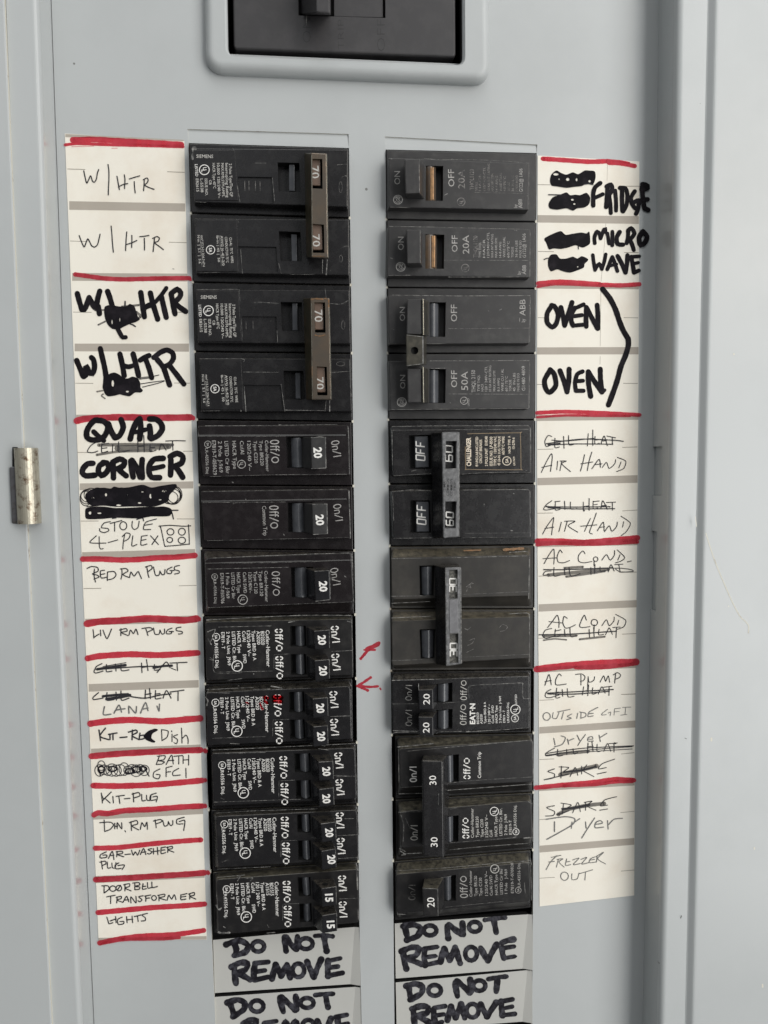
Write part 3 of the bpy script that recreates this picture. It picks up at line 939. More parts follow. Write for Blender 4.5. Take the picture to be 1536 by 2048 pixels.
siemens('A', (0, 1), 'topmost two-pole breaker of the left column, plain brown tie bar reading 70 twice',
    dict(face=[(60, 197), (1392, 209), (1388, 700), (78, 657)], slot=[(790, 318), (975, 324), (985, 572), (800, 566)], rec=[(450, 440), (745, 445), (757, 672), (470, 655)],
         pad=[(72, 212), (425, 216), (455, 645), (82, 640)], bar=[(887, 335), (935, 337), (938, 565), (887, 563)],
         scr='408,200 425,225; 600,325 690,325; 1300,340 1375,335 1392,350; 1340,445 1385,448 1388,690; 440,480 460,600 470,660; 745,450 765,650; 90,655 180,660; w40 78,200 80,225; w26 66,250 66,285'),
    dict(face=[(80, 795), (1400, 806), (1402, 1283), (95, 1262)], slot=[(800, 905), (985, 913), (998, 1165), (815, 1160)], rec=[(455, 1035), (780, 1040), (795, 1255), (480, 1248)],
         pad=[(88, 808), (445, 812), (455, 1250), (100, 1248)], bar=[(905, 930), (955, 932), (957, 1165), (910, 1163)],
         scr='435,800 460,830; 440,1060 450,1255; w5 475,1060 490,1265; 100,1262 300,1258; 800,1180 822,1270; w5 1175,1150 1172,1265; w9 1215,1150 1205,1275; 1330,1050 1400,1045 1402,1275; 900,1275 1100,1275; w6 1240,1240 1244,1242; 250,915 270,912 290,918'),
    [(1075, 233), (1213, 240), (1226, 1137), (1080, 1130)], [(1020, 240), (1195, 240), (1205, 1130), (1035, 1130)],
    [[(1080, 287), (1172, 290), (1174, 545), (1085, 540)], [(1088, 842), (1186, 850), (1190, 1092), (1088, 1090)]],
    [('70', 1070, 352, 1078, 458, 74), ('70', 1085, 935, 1092, 1040, 66)], ('SIEMENS', 97, 280, 240, 282, 30), TX0, TX1, 'ih w5 1209,250 1214,600 1221,1128; ih w3 1081,260 1086,1120; w4 1088,1118 1190,1120', (165, 382), (218, 1065), 'w4 296,945 310,1205; w4 128,942 144,1212',
    'if E 1328,530,14,46; if E 1330,1140,14,30; if w4 510,478 512,560; if w4 545,478 547,560; if w4 600,478 602,560; if w4 640,478 642,560')
fB0 = lambda x, y: (x + 30, y - 122 if y < 440 else y - 125)
fB1 = lambda x, y: (x + 38, y - 133)
siemens('B', (2, 3), 'second breaker of the left column, brown tie bar reading 70 with coppery worn end',
    dict(face=[(95, 82), (1405, 85), (1415, 545), (110, 537)], slot=[(817, 187), (997, 190), (1006, 436), (827, 434)], rec=[(490, 310), (780, 312), (787, 525), (500, 522)],
         pad=[(100, 92), (455, 95), (485, 525), (112, 522)], bar=[(914, 195), (960, 196), (962, 433), (916, 432)],
         scr='100,82 440,80 460,100 470,180; w4 590,192 650,190 800,200; 1240,200 1330,205 1400,170; w4 1195,75 1205,150; 480,330 492,520; 785,430 790,535; 1415,250 1412,380; w8 105,105 125,120 120,140; w4 730,348 735,350'),
    dict(face=[(120, 667), (1410, 671), (1425, 1122), (140, 1122)], slot=[(840, 773), (1010, 776), (1027, 1020), (852, 1018)], rec=[(498, 895), (820, 897), (842, 1108), (525, 1105)],
         pad=[(128, 678), (480, 680), (500, 1108), (142, 1106)], bar=[(940, 790), (985, 791), (987, 1015), (944, 1014)],
         scr='130,672 480,672 500,700; w5 480,900 478,1120; w9 505,910 520,1120; 500,785 800,788; 820,890 852,1120; w5 850,1110 1190,1115; w6 1205,1030 1195,1120; w8 1235,1030 1235,1120; 1250,790 1400,780 1418,800; 135,1118 300,1116; 1410,900 1420,1000; w5 130,690 135,750'),
    [(1070, 150), (1235, 150), (1253, 1022), (1082, 1022)], [(1010, 155), (1215, 150), (1235, 1020), (1035, 1020)],
    [[(1105, 190), (1195, 191), (1200, 450), (1110, 448)], [(1125, 737), (1210, 741), (1216, 985), (1130, 983)]],
    [('70', 1102, 255, 1108, 360, 72), ('70', 1118, 832, 1124, 936, 66)], ('SIEMENS', 134, 160, 271, 160, 30), shift(TX0, fB0), shift(TX1, fB1),
    'w12 1080,165 1110,160 1180,165; w10 1195,158 1225,170 1225,230; w9 1110,470 1150,478 1195,468; w7 1085,740 1086,830; ih w6 1231,240 1240,600 1248,1012; ih w3 1078,200 1088,1010', (200, 262), (256, 928), 'w4 333,812 350,1065; w4 165,812 182,1075',
    'if E 1350,385,14,38; if E 1328,715,36,18; if w4 520,350 522,420; if w4 580,350 582,420')

CT = 'brownish_plastic'
def number(root, tg, fr, row, w):
    mb = MB(); print_text(mb, fr, [row], w, 'w'); return part(mb, 'rating_number', root, sub=tg)
def ledge(root, fr, a, b, c, d, fw=5.0, w0=3.6, mname='charcoal_plastic', name='sloped_ledge'):
    """strip a-b (upper edge, lower level) to d-c (lower edge, face level)"""
    mb = MB()
    A, B = [(*tp(*fp(fr, *q), w0), w0) for q in (a, b)]
    Cc, Dd = [(*tp(*fp(fr, *q), fw + .25), fw + .25) for q in (c, d)]
    low = [(p[0], p[1], fw - 4) for p in (A, B, Cc, Dd)]
    mb.add([A, B, Cc, Dd] + low, [(3, 2, 1, 0), (0, 1, 5, 4), (1, 2, 6, 5), (2, 3, 7, 6), (3, 0, 4, 7)], mname)
    return part(mb, name, root, fix=True)
r = breaker('two_pole_breaker', 'black two-pole breaker with two separate 20 toggles and faint print, no tie bar', 'L', (4, 5))
S0 = [(862, 187), (1085, 185), (1088, 455), (870, 451)]
S1 = [(875, 746), (1092, 743), (1098, 1002), (880, 1001)]
case(r, 4, 'C', [(108, 92), (1396, 86), (1412, 515), (155, 527)], CT, [S0], slope=False, rad=.8,
     scratch_glints='w4 175,92 700,90; w3 700,90 1300,80; w7 1392,110 1398,200; w6 1398,200 1402,500; w3 210,525 740,510; w3 740,510 1380,505; w3 105,182 860,183; w5 403,166 406,170; w4 1120,185 1180,180; 800,80 830,88; w9 405,574 412,578')
case(r, 5, 'C', [(135, 650), (1400, 634), (1418, 1055), (165, 1072)], CT, [S1], slope=False, rad=.8,
     scratch_glints='w5 160,655 420,648; w3 420,648 1380,632; w8 1400,650 1402,720; w7 1402,720 1412,1050; w3 150,748 400,745 410,760 450,748 860,742; w3 190,1072 800,1058; w3 800,1058 1400,1045; w8 517,718 521,720; w6 840,1015 846,1025; w6 1408,1050 1412,1054')
ledge(r, 'C', (112, 100), (1370, 92), (1372, 178), (112, 181)); ledge(r, 'C', (140, 662), (1375, 648), (1380, 722), (140, 742), mname='black_plastic')
lever(r, 'C', [(905, 195), (1000, 194), (1008, 446), (912, 446)]); lever(r, 'C', [(912, 755), (1010, 752), (1018, 1000), (920, 1000)])
tg0 = toggle(r, 'C', [(985, 190), (1120, 188), (1125, 455), (990, 453)], [(1072, 190), (1202, 188), (1206, 456), (1080, 461)], 12, hole=False, mname='charcoal_plastic', wear_glints='w5 1200,190 1204,450; w4 1080,458 1200,452; w3 1075,192 1200,190')
tg1 = toggle(r, 'C', [(1000, 748), (1130, 745), (1135, 1005), (1005, 1003)], [(1084, 760), (1214, 757), (1218, 1018), (1090, 1024)], 12, hole=False, mname='charcoal_plastic', wear_glints='w5 1212,762 1216,1010; w4 1095,1020 1215,1012; w3 1088,762 1212,759')
number(r, tg0, 'C', ('20', 1098, 277, 1103, 370, 70, 'W'), 12.05); number(r, tg1, 'C', ('20', 1116, 852, 1122, 944, 68, 'W'), 12.05)
mb = MB()
print_text(mb, 'C', [('Off/O', 726, 212, 732, 412, 76), ('Cutler-Hammer', 682, 217, 692, 482, 30), ('Type BR220', 633, 220, 645, 432, 30), ('Type C220', 585, 222, 594, 412, 30),
    ('120/240 V~', 530, 222, 540, 475, 32), ('Cu/Al', 468, 222, 475, 335, 34), ('HACR Type', 402, 222, 412, 460, 34), ('LISTED Cir Bkr', 336, 224, 350, 500, 34), ('2 Pole  J-969', 282, 224, 292, 492, 34),
    ('E7819-T-050629', 230, 218, 240, 512, 34), ('LR-43556 Disj', 172, 285, 180, 500, 26)], 5.05, 'g')
print_text(mb, 'C', [('Off/O', 719, 772, 722, 970, 78), ('Common Trip', 658, 777, 670, 1030, 36), ('On/I', 1246, 222, 1268, 368, 68), ('On/I', 1264, 764, 1285, 916, 66)], 5.05, 'g')
mark(mb, 'C', 'UL', 482, 420, 34, 1, 5.05, 'grey_ink'); mark(mb, 'C', 'CSA', 195, 250, 28, 1, 5.05, 'grey_ink')
part(mb, 'printed_lettering', r)

# single pole 20
r = breaker('single_pole_breaker', 'black single-pole breaker marked 20 with faded grey print, below the common trip breaker', 'L', (6,))
case(r, 6, 'D', [(85, 112), (1335, 68), (1358, 492), (105, 537)], CT, [[(818, 190), (1010, 186), (1010, 451), (826, 449)]], rad=1.3,
     scratch_glints='w7 130,112 600,92; w6 600,92 1290,68 1335,85; w9 1340,95 1345,160; w5 1345,160 1352,485; w4 90,155 700,150 1345,130; w3 105,205 800,190; w3 110,535 700,510 1340,485; w4 95,130 110,118; w6 1275,265 1290,275')
ledge(r, 'D', (95, 120), (1325, 82), (1335, 132), (95, 158))
lever(r, 'D', [(850, 195), (950, 193), (955, 448), (855, 447)])
tg0 = toggle(r, 'D', [(940, 192), (1105, 182), (1110, 455), (950, 452)], [(1020, 223), (1148, 215), (1157, 466), (1030, 482)], 13, wear_glints='w5 1150,215 1156,462; w4 1030,480 1150,466; w4 1022,224 1145,218')
number(r, tg0, 'D', ('20', 1060, 310, 1065, 400, 68, 'W'), 13.05)
mb = MB()
print_text(mb, 'D', [('On/I', 1152, 202, 1180, 355, 66), ('Off/O', 655, 225, 660, 434, 68), ('Cutler-Hammer', 592, 222, 600, 487, 30), ('Type BR120', 545, 222, 555, 436, 30), ('Type C120', 500, 225, 507, 415, 30),
    ('120/240V~', 455, 235, 460, 412, 30), ('Cu/Al SWD', 408, 232, 414, 410, 30), ('HACR Type', 355, 236, 360, 410, 32), ('LISTED Cir Bkr', 308, 237, 316, 460, 30), ('1 Pole  J-969', 263, 240, 268, 455, 30),
    ('E7819-T-050706', 215, 240, 223, 500, 30), ('LR-43556 Disj', 158, 300, 165, 498, 24)], 5.05, 'g')
mark(mb, 'D', 'UL', 407, 466, 40, 1, 5.05, 'grey_ink'); mark(mb, 'D', 'CSA', 168, 270, 25, 1, 5.05, 'grey_ink')
part(mb, 'printed_lettering', r)

# tandem breakers
TT = [('Cutler-Hammer', 603, 727, 612, 1040, 34), ('BD2020', 560, 737, 566, 852, 32), ('A2020', 525, 735, 530, 850, 30), ('Types BRD & A', 484, 732, 496, 985, 30), ('120/240 V~', 441, 732, 450, 950, 30),
      ('Cu/Al', 402, 735, 406, 825, 30), ('SWD', 408, 932, 413, 1010, 30), ('HACR Type', 358, 737, 368, 922, 30), ('LISTED Cir. Bkr.', 314, 740, 326, 1010, 30), ('2 Pole Unit  J969', 268, 740, 280, 1028, 28),
      ('E7819 - T', 223, 744, 228, 886, 30), ('LR43556 Disj.', 166, 818, 176, 1055, 30, 'w')]
def tandem(fr, row, label, face, slots, tips, nums, offs, ons, texts, ul, csa, num, mname, scr, i0, i1, caps=('white_ink',)):
    r = breaker('tandem_breaker', label, 'L', (row,))
    case(r, row, fr, face, mname, slots, rad=1.4, scratch_glints=scr, i0=i0, i1=i1, bw=.2)
    for s, t, (x0, y0, x1, y1) in zip(slots, tips, nums):
        w = s[1][0] - s[0][0]
        lever(r, fr, [(s[0][0] + w * .34, s[0][1] + 5), (s[0][0] + w * .9, s[1][1] + 5), (s[3][0] + w * .9, s[2][1] - 4), (s[3][0] + w * .34, s[3][1] - 4)])
        tg = toggle(r, fr, [(s[1][0] - 12, s[1][1] - 2), (t[1][0] - 35, s[1][1] - 8), (t[1][0] - 30, s[2][1] + 10), (s[2][0] - 12, s[2][1] + 6)], t, 13,
               wear_glints='w3 %d,%d %d,%d; w3 %d,%d %d,%d' % (t[1][0] - 4, t[1][1] + 3, t[2][0] - 4, t[2][1] - 6, t[0][0] + 3, t[0][1] + 3, t[1][0] - 3, t[1][1] + 2))
        number(r, tg, fr, (num, x0, y0, x1, y1, 66, 'W'), 13.05)
    mb = MB()
    rows = [('Off/O', *q, 64, 'W') for q in offs] + [('On/I', *q, 66, 'W') for q in ons]
    print_text(mb, fr, rows, 5.05)
    print_text(mb, fr, texts, 5.05, 'w')
    mark(mb, fr, 'UL', *ul, 45, 1, 5.05, 'white_ink'); mark(mb, fr, 'CSA', *csa, 31, 1, 5.05, 'white_ink')
    # moulded seams and stencil breaks
    (ax, ay, bx, by) = ons[1]
    L = 'ie w3 %d,%d %d,%d; ie w3 %d,%d %d,%d; ie w2.5 %d,%d %d,%d' % (ax + 5, ay - 22, ax + 185, ay - 30, slots[1][0][0] - 140, slots[1][0][1] + 3, slots[1][0][0] - 5, slots[1][0][1] - 3,
                                            slots[1][0][0] - 140, slots[1][0][1] + 3, slots[1][0][0] - 142, slots[1][0][1] + 140)
    ink(mb, fr, L, 3, 5.1, 'x', smooth=False)
    part(mb, 'printed_lettering', r)
    return r
tandem('D', 7, 'black tandem breaker with two 20 toggles, dusty top edge beside the upper red arrow', [(88, 655), (1340, 630), (1352, 1112), (98, 1155)],
    [[(810, 692), (945, 689), (950, 866), (815, 866)], [(815, 932), (945, 930), (952, 1108), (820, 1108)]],
    [[(1015, 733), (1150, 723), (1152, 882), (1025, 896)], [(1020, 986), (1150, 976), (1152, 1145), (1030, 1166)]],
    [(1050, 772, 1056, 855), (1060, 1036, 1066, 1118)], [(682, 714, 688, 908), (686, 948, 692, 1145)], [(1158, 692, 1172, 842), (1162, 930, 1180, 1080)],
    TT, (360, 1032), (180, 785), '20', 'black_dusty', 'w7 100,640 300,628; w6 300,628 900,600 1330,600; w4 200,700 650,690; w9 800,660 850,650; w6 1300,650 1340,660; w5 1338,620 1345,900; w4 1345,900 1348,1110; w3 165,900 168,1085 400,1090; w3 200,1085 660,1075; w4 280,1155 400,1140; w8 500,1100 504,1102; w9 110,740 170,720 150,790 130,830; w7 110,800 140,850; w5 130,960 160,985 120,975', 3, 6)
bpen = tandem('E', 8, 'black tandem breaker with red smear on its printed word Off, beside lower red arrow', [(92, 150), (1325, 95), (1338, 548), (105, 602)],
    [[(800, 145), (930, 140), (940, 318), (805, 320)], [(805, 381), (935, 378), (945, 550), (812, 547)]],
    [[(1005, 202), (1135, 191), (1140, 352), (1012, 371)], [(1008, 441), (1135, 431), (1140, 596), (1012, 616)]],
    [(1036, 247, 1042, 327), (1044, 487, 1050, 567)], [(670, 166, 676, 355), (682, 396, 688, 590)], [(1146, 140, 1160, 290), (1152, 376, 1165, 525)],
    [(t[0], t[1] - 10 - .008 * (t[2] - 730), t[2] - 550, t[3] - 10, t[4] - 552, *t[5:]) for t in TT], (357, 480), (175, 236), '20', 'black_plastic',
    'w9 650,95 740,110; w7 660,125 750,120; w5 100,125 500,105; w6 500,125 640,120; w5 100,150 300,155; w6 1320,60 1335,100; w4 1330,120 1335,540; w3 150,540 600,525; w4 300,585 380,588; w7 372,92 375,94; w12 90,190 110,220 100,260; w3 1165,355 1325,350; w3 1050,600 1110,605', 3, 8)
mb = MB()
ink(mb, 'E', 'w40 674,190 736,194; w34 674,222 736,228; w30 592,190 622,200; w24 592,222 620,240; w18 556,245 576,290; w16 440,236 458,244', 40, 5.2, 'y')
part(mb, 'red_smear', bpen, 'red marker smear over the word Off')
tandem('E', 9, 'black tandem breaker with two 20 toggles, directly below the red-smeared tandem', [(140, 668), (1366, 622), (1380, 1058), (158, 1120)],
    [[(845, 670), (985, 667), (988, 832), (852, 829)], [(857, 900), (987, 896), (996, 1060), (862, 1056)]],
    [[(1052, 741), (1180, 735), (1186, 892), (1062, 906)], [(1057, 976), (1185, 961), (1192, 1112), (1062, 1131)]],
    [(1088, 787, 1094, 865), (1088, 1020, 1094, 1098)], [(720, 692, 726, 885), (730, 922, 734, 1110)], [(1187, 664, 1205, 806), (1197, 891, 1213, 1034)],
    [(t[0], t[1] + 42 + .02 * (600 - t[1]), 705 + (t[2] - 725) * .965, t[3] + 42 + .02 * (600 - t[1]), 705 + (t[4] - 725) * .965, *t[5:]) for t in TT], (412, 1005), (232, 770), '20', 'black_plastic',
    'w5 150,640 500,625; w4 500,625 1360,585; w5 1362,600 1370,640; w4 1370,660 1382,1050; w3 160,1085 900,1060; w3 1010,845 1360,865; w4 160,670 600,660; w5 1050,628 1140,640; w3 220,1050 250,1062', 8, 3)
tandem('F', 10, 'black tandem breaker with two 20 toggles, second from the bottom of the left column', [(132, 140), (1340, 85), (1355, 508), (152, 580)],
    [[(825, 123), (942, 121), (947, 280), (832, 276)], [(832, 346), (945, 344), (952, 516), (840, 512)]],
    [[(1030, 202), (1160, 186), (1166, 342), (1042, 366)], [(1037, 436), (1160, 416), (1166, 576), (1042, 601)]],
    [(1070, 242, 1076, 320), (1088, 472, 1095, 550)], [(690, 142, 694, 328), (700, 362, 704, 548)], [(1158, 107, 1168, 250), (1166, 326, 1178, 470)],
    [(t[0], t[1] + 15 + .01 * (600 - t[1]), 147 + (t[2] - 725) * .953, t[3] + 15 + .01 * (600 - t[1]), 147 + (t[4] - 725) * .953, *t[5:]) for t in TT], (385, 453), (208, 208), '20', 'black_plastic',
    'w4 140,112 400,95; w4 400,95 1000,75; w6 1335,60 1345,100; w4 1345,120 1356,300; w7 1352,460 1345,500; w4 150,590 600,570; w3 1180,500 1340,490; w3 1235,160 1310,158; w3 950,320 985,325; w3 190,530 240,510', 6, 3)
TT15 = [('BD1515' if t[0] == 'BD2020' else 'A1515' if t[0] == 'A2020' else '120 / 240 V~' if t[0].startswith('120') else t[0], *t[1:]) for t in TT]
tandem('F', 11, 'black tandem breaker with two 15 toggles at the bottom of the left column, chipped corner', [(140, 678), (1348, 590), (1360, 1045), (155, 1150)],
    [[(830, 661), (942, 657), (947, 820), (842, 822)], [(847, 886), (950, 881), (957, 1040), (852, 1044)]],
    [[(1037, 756), (1165, 737), (1167, 896), (1047, 916)], [(1042, 986), (1170, 966), (1172, 1120), (1042, 1140)]],
    [(1068, 802, 1073, 872), (1082, 1032, 1087, 1100)], [(706, 690, 712, 875), (715, 902, 718, 1085)], [(1178, 646, 1188, 785), (1184, 866, 1193, 1010)],
    [(t[0], t[1] + 34 + .0 * t[1], 697 + (t[2] - 725) * .94, t[3] + 36, 697 + (t[4] - 725) * .94, *t[5:]) for t in TT15], (395, 998), (228, 762), '15', 'black_dusty',
    'w5 150,660 380,640; w6 300,670 345,650 320,690; w5 380,670 450,665 430,690; w10 1335,545 1348,600; w12 1340,620 1345,760; w9 1350,940 1352,1020; w14 140,900 160,935 185,920; w5 205,800 215,960; w7 200,1080 215,1090; w18 160,1130 200,1135 255,1132; w4 575,1065 588,1090; w5 570,1135 640,1130; w4 140,780 150,900', 6, 3)

# ------------------------------------------------------------------ right column breakers
THQ = ['TYPE THQL', 'HACR', '120/240V-CTL', '10 KA INT RATING', 'MAX RMS SYM', '14-8 AWG', 'WIRE CU/AL', '60/75\u00b0C', 'TORQUE', '36 IN-LBS', 'MADE IN DO']
def ge_single(fr, row, label, face, slot, tipq, lev, gold, texts, lines, ul, ge, scr, style):
    r = breaker('single_pole_breaker', label, 'R', (row,))
    case(r, row, fr, face, 'charcoal_plastic', [slot], slope=False, rad=.3, i0=2, i1=1, scratch_glints=scr)
    mb = MB()
    mb.barrel(fq(fr, lev, 5), 3.2, 1.9, 'lever_brown')
    part(mb, 'lever_barrel', r)
    mb = MB(); mb.slab(fq(fr, gold, 5.3), 5.3, 4.0, 'lever_copper', .25); part(mb, 'worn_strip', r)
    base = [(tipq[0][0] + 25, slot[0][1]), (lev[0][0] + 8, slot[0][1] + 3), (lev[0][0] + 8, slot[2][1] - 3), (tipq[0][0] + 25, slot[2][1])]
    mb = MB()
    mb.slab(roundp(fq(fr, tipq, 13), .4), 13, 2.5, 'charcoal_plastic', .4, bottom=roundp(fq(fr, base, 2.5), .4))
    ink(mb, fr, 'w4 %d,%d %d,%d' % (tipq[1][0] - 4, tipq[1][1] + 4, tipq[2][0] - 4, tipq[2][1] - 6), 4, 13.04, 'e', wob=.4)
    part(mb, 'toggle', r)
    mb = MB()
    print_text(mb, fr, texts, 5.05, 'g')
    for i, (t, (x, y0, y1)) in enumerate(zip(THQ, lines)):
        print_text(mb, fr, [(t, x, y0, x, y1, 21, style)], 5.05)
    mark(mb, fr, 'UL', *ul, 33, -1, 5.05, 'faded_ink'); mark(mb, fr, 'GE', *ge, 38, -1, 5.05, 'grey_ink')
    part(mb, 'printed_lettering', r)
    mb = MB()
    b = face[3]
    ink(mb, fr, 'w5 %d,%d %d,%d; w5 %d,%d %d,%d; w6 %d,%d %d,%d' % (b[0] + 250, b[1] + 18, b[0] + 275, b[1] + 22, b[0] + 310, b[1] + 20, b[0] + 340, b[1] + 26, b[0] + 375, b[1] + 24, b[0] + 425, b[1] + 30), 5, 1.05, 'f')
    part(mb, 'side_marking', r)
    return r
ge_single('G', 0, 'topmost 20A breaker of the right column, its white print mostly worn away', [(118, 192), (1315, 243), (1310, 640), (118, 616)],
    [(435, 262), (582, 264), (580, 562), (432, 560)], [(252, 205), (380, 200), (384, 496), (262, 502)], [(425, 266), (522, 266), (522, 560), (432, 560)], [(470, 275), (502, 275), (502, 555), (470, 555)],
    [('ON', 214, 422, 214, 308, 52), ('OFF', 677, 440, 674, 292, 54), ('20A', 767, 458, 764, 296, 60, 'f'), ('THQL1120', 844, 468, 844, 292, 38, 'f'), ('G122@ 1A06', 1261, 486, 1259, 285, 32), ('by', 1213, 622, 1213, 592, 30), ('ABB', 1258, 625, 1254, 545, 34)],
    [(875, 480, 400), (905, 478, 330), (943, 478, 275), (980, 478, 240), (1012, 482, 330), (1048, 482, 350), (1082, 480, 322), (1117, 480, 350), (1150, 480, 400), (1186, 482, 345), (1220, 482, 345)],
    (735, 570), (196, 552), 'w8 118,200 145,205; w4 420,200 500,208; w3 500,208 980,215 1315,240; w6 655,206 670,210; w4 1315,260 1312,630; w3 850,490 1310,500; w3 130,615 300,620; w5 980,228 990,232; w6 590,515 620,500; w6 1290,518 1305,520', 'f')
ge_single('G', 1, 'second 20A breaker of the right column, its print clearer than the one above', [(115, 778), (1327, 806), (1322, 1212), (105, 1202)],
    [(430, 846), (592, 850), (588, 1142), (430, 1140)], [(268, 805), (390, 805), (392, 1096), (275, 1097)], [(405, 850), (528, 850), (530, 1140), (415, 1140)], [(481, 858), (515, 858), (513, 1132), (481, 1132)],
    [('ON', 245, 982, 245, 868, 52), ('OFF', 704, 998, 704, 856, 52), ('20A', 804, 1014, 800, 854, 58), ('THQL1120', 874, 1045, 874, 860, 38, 'f'), ('G122@ 1A06', 1289, 1047, 1285, 840, 30), ('by', 1244, 1190, 1244, 1160, 30), ('ABB', 1289, 1190, 1289, 1110, 34)],
    [(905, 1047, 915), (940, 1047, 890), (975, 1047, 830), (1010, 1047, 845), (1043, 1047, 880), (1078, 1047, 912), (1112, 1045, 868), (1147, 1047, 905), (1182, 1045, 955), (1217, 1045, 900), (1250, 1047, 900)],
    (770, 1135), (219, 1125), 'w4 120,780 500,785; w4 500,785 1320,805; w5 1325,815 1322,1205; w6 875,800 890,804; w6 1190,812 1210,815; w4 110,1200 300,1198; w3 590,1068 1310,1070; w8 135,1050 150,1055; w4 630,1212 900,1212 1320,1210; w9 265,1196 300,1197', 'g')

r = breaker('two_pole_breaker', 'charcoal two-pole breaker marked 50A, toggles joined by a steel bracket with a round hole', 'R', (2, 3))
SA = [(465, 190), (605, 190), (600, 485), (468, 485)]; SB = [(465, 757), (605, 760), (600, 1050), (462, 1050)]
case(r, 2, 'H', [(112, 132), (1327, 130), (1317, 542), (120, 547)], 'charcoal_plastic', [SA], slope=False, rad=.3, i1=1,
     scratch_glints='w4 150,128 700,136; w4 700,136 1325,133; w4 1327,150 1320,530; w3 630,410 690,415 1320,410; w6 680,412 700,416; w8 140,415 165,425; w6 1315,215 1322,218; w3 120,546 600,543; w4 965,262 970,264; w5 1060,258 1080,248')
case(r, 3, 'H', [(120, 690), (1322, 690), (1312, 1097), (130, 1107)], 'charcoal_plastic', [SB], slope=False, rad=.3, i1=1,
     scratch_glints='w4 470,690 900,688; w4 900,688 1320,686; w4 1322,700 1314,1090; w3 630,972 1310,975; w4 135,1106 1310,1096; w3 120,980 170,982; w4 480,755 600,752; w5 640,1045 646,1052')
lever(r, 'H', [(455, 198), (545, 198), (545, 482), (455, 482)]); lever(r, 'H', [(455, 768), (545, 768), (545, 1046), (455, 1046)])
for tq, lb in (([(275, 164), (405, 160), (408, 466), (270, 462)], (190, 482)), ([(275, 755), (402, 757), (406, 1046), (280, 1048)], (765, 1048))):
    mb = MB()
    mb.slab(roundp(fq('H', tq, 12.6), .4), 12.6, 2.5, 'charcoal_plastic', .4, bottom=roundp(fq('H', [(290, lb[0]), (465, lb[0]), (465, lb[1]), (290, lb[1])], 2.5), .4))
    part(mb, 'toggle', r)
mb = MB()
mb.slab(roundp(fq('H', [(265, 462), (412, 478), (414, 722), (268, 738)], 14), .4), 14, 8, 'steel_bracket', .3, bottom=roundp(fq('H', [(290, 468), (440, 478), (440, 722), (292, 732)], 8), .4), holes=[([tp(*fp('H', 338 + 33 * math.cos(i * .449), 602 + 33 * math.sin(i * .449)), 14) for i in range(14)], 12, 'slot_black', 'slot_black')])
for y0, y1 in ((158, 470), (738, 1045)):
    mb.slab(fq('H', [(405, y0), (414, y0 + 2), (418, y1), (408, y1)], 13.4), 13.4, 4, 'bright_steel_glint', .1, bottom=fq('H', [(438, y0 + 25), (462, y0 + 25), (462, y1), (438, y1)], 4), side='steel_bracket')
ink(mb, 'H', 'w9 408,485 410,715; w4 272,470 400,484; w4 272,730 400,716', 8, 14.05, 'e', wob=.3)
part(mb, 'handle_tie', r)
mb = MB()
print_text(mb, 'H', [('OFF', 700, 354, 700, 210, 56), ('ON', 256, 350, 256, 230, 48), ('by', 1280, 360, 1280, 332, 34), ('ABB', 1283, 305, 1283, 166, 52), ('ON', 258, 928, 258, 810, 46), ('OFF', 700, 916, 700, 772, 54), ('50A', 794, 940, 790, 780, 60),
    ('THQL 2150', 857, 958, 854, 768, 34), ('G1480 4809', 1282, 945, 1280, 734, 30), ('LISTED', 806, 1075, 804, 1010, 16)], 5.05, 'g')
for t, x, y1 in zip(['TYPE THQL', 'HACR', '120 / 240V-CTL', '10 KA INT RATING', 'MAX RMS SYM', '8-3 AWG', 'WIRE CU / AL', '60 / 75\u00b0C', 'TORQUE', '45  IN-LBS', 'MADE IN DO'],
                    (895, 926, 958, 992, 1028, 1064, 1098, 1132, 1164, 1198, 1232), (810, 885, 735, 730, 775, 838, 758, 820, 852, 792, 795)):
    print_text(mb, 'H', [(t, x, 950, x, y1, 22)], 5.05, 'g')
mark(mb, 'H', 'UL', 760, 1030, 31, -1, 5.05, 'grey_ink'); mark(mb, 'H', 'GE', 228, 1042, 38, -1, 5.05, 'grey_ink')
ink(mb, 'H', 'w5 1234,358 1234,325', 5, 5.06, 'e')
part(mb, 'printed_lettering', r)

# 60 with wide tie
r = breaker('two_pole_breaker', 'black two-pole breaker marked 60 with grey tie bar, gold printed data label, OFF windows', 'R', (4, 5))
SC = [(288, 173), (478, 169), (484, 460), (295, 461)]; SD = [(300, 728), (470, 728), (480, 1005), (302, 1006)]
case(r, 4, 'I', [(142, 95), (1326, 92), (1330, 495), (157, 521)], 'black_plastic', [SC], rad=.9, slope=False, i1=2,
     scratch_glints='w4 150,98 500,92; w4 500,92 1310,90; w5 1328,110 1328,190; w4 1328,200 1330,490; w3 160,518 480,500; w3 740,505 950,492 1325,490; w5 1285,475 1300,470; w4 145,130 150,430; w3 155,130 800,125 1310,122; w6 310,480 350,470')
case(r, 5, 'I', [(142, 650), (1322, 632), (1328, 1045), (157, 1055)], 'black_plastic', [SD], rad=.9, slope=False, i1=2,
     scratch_glints='w5 150,655 300,640 470,645; w4 750,640 1310,635; w5 1322,650 1325,700; w3 1325,700 1328,1040; w3 760,1010 1320,1005; w3 160,1052 480,1048; w3 740,1048 1320,1040; w8 1160,985 1175,988; w5 1180,670 1190,672; w3 150,670 160,900; w8 930,760 934,763')
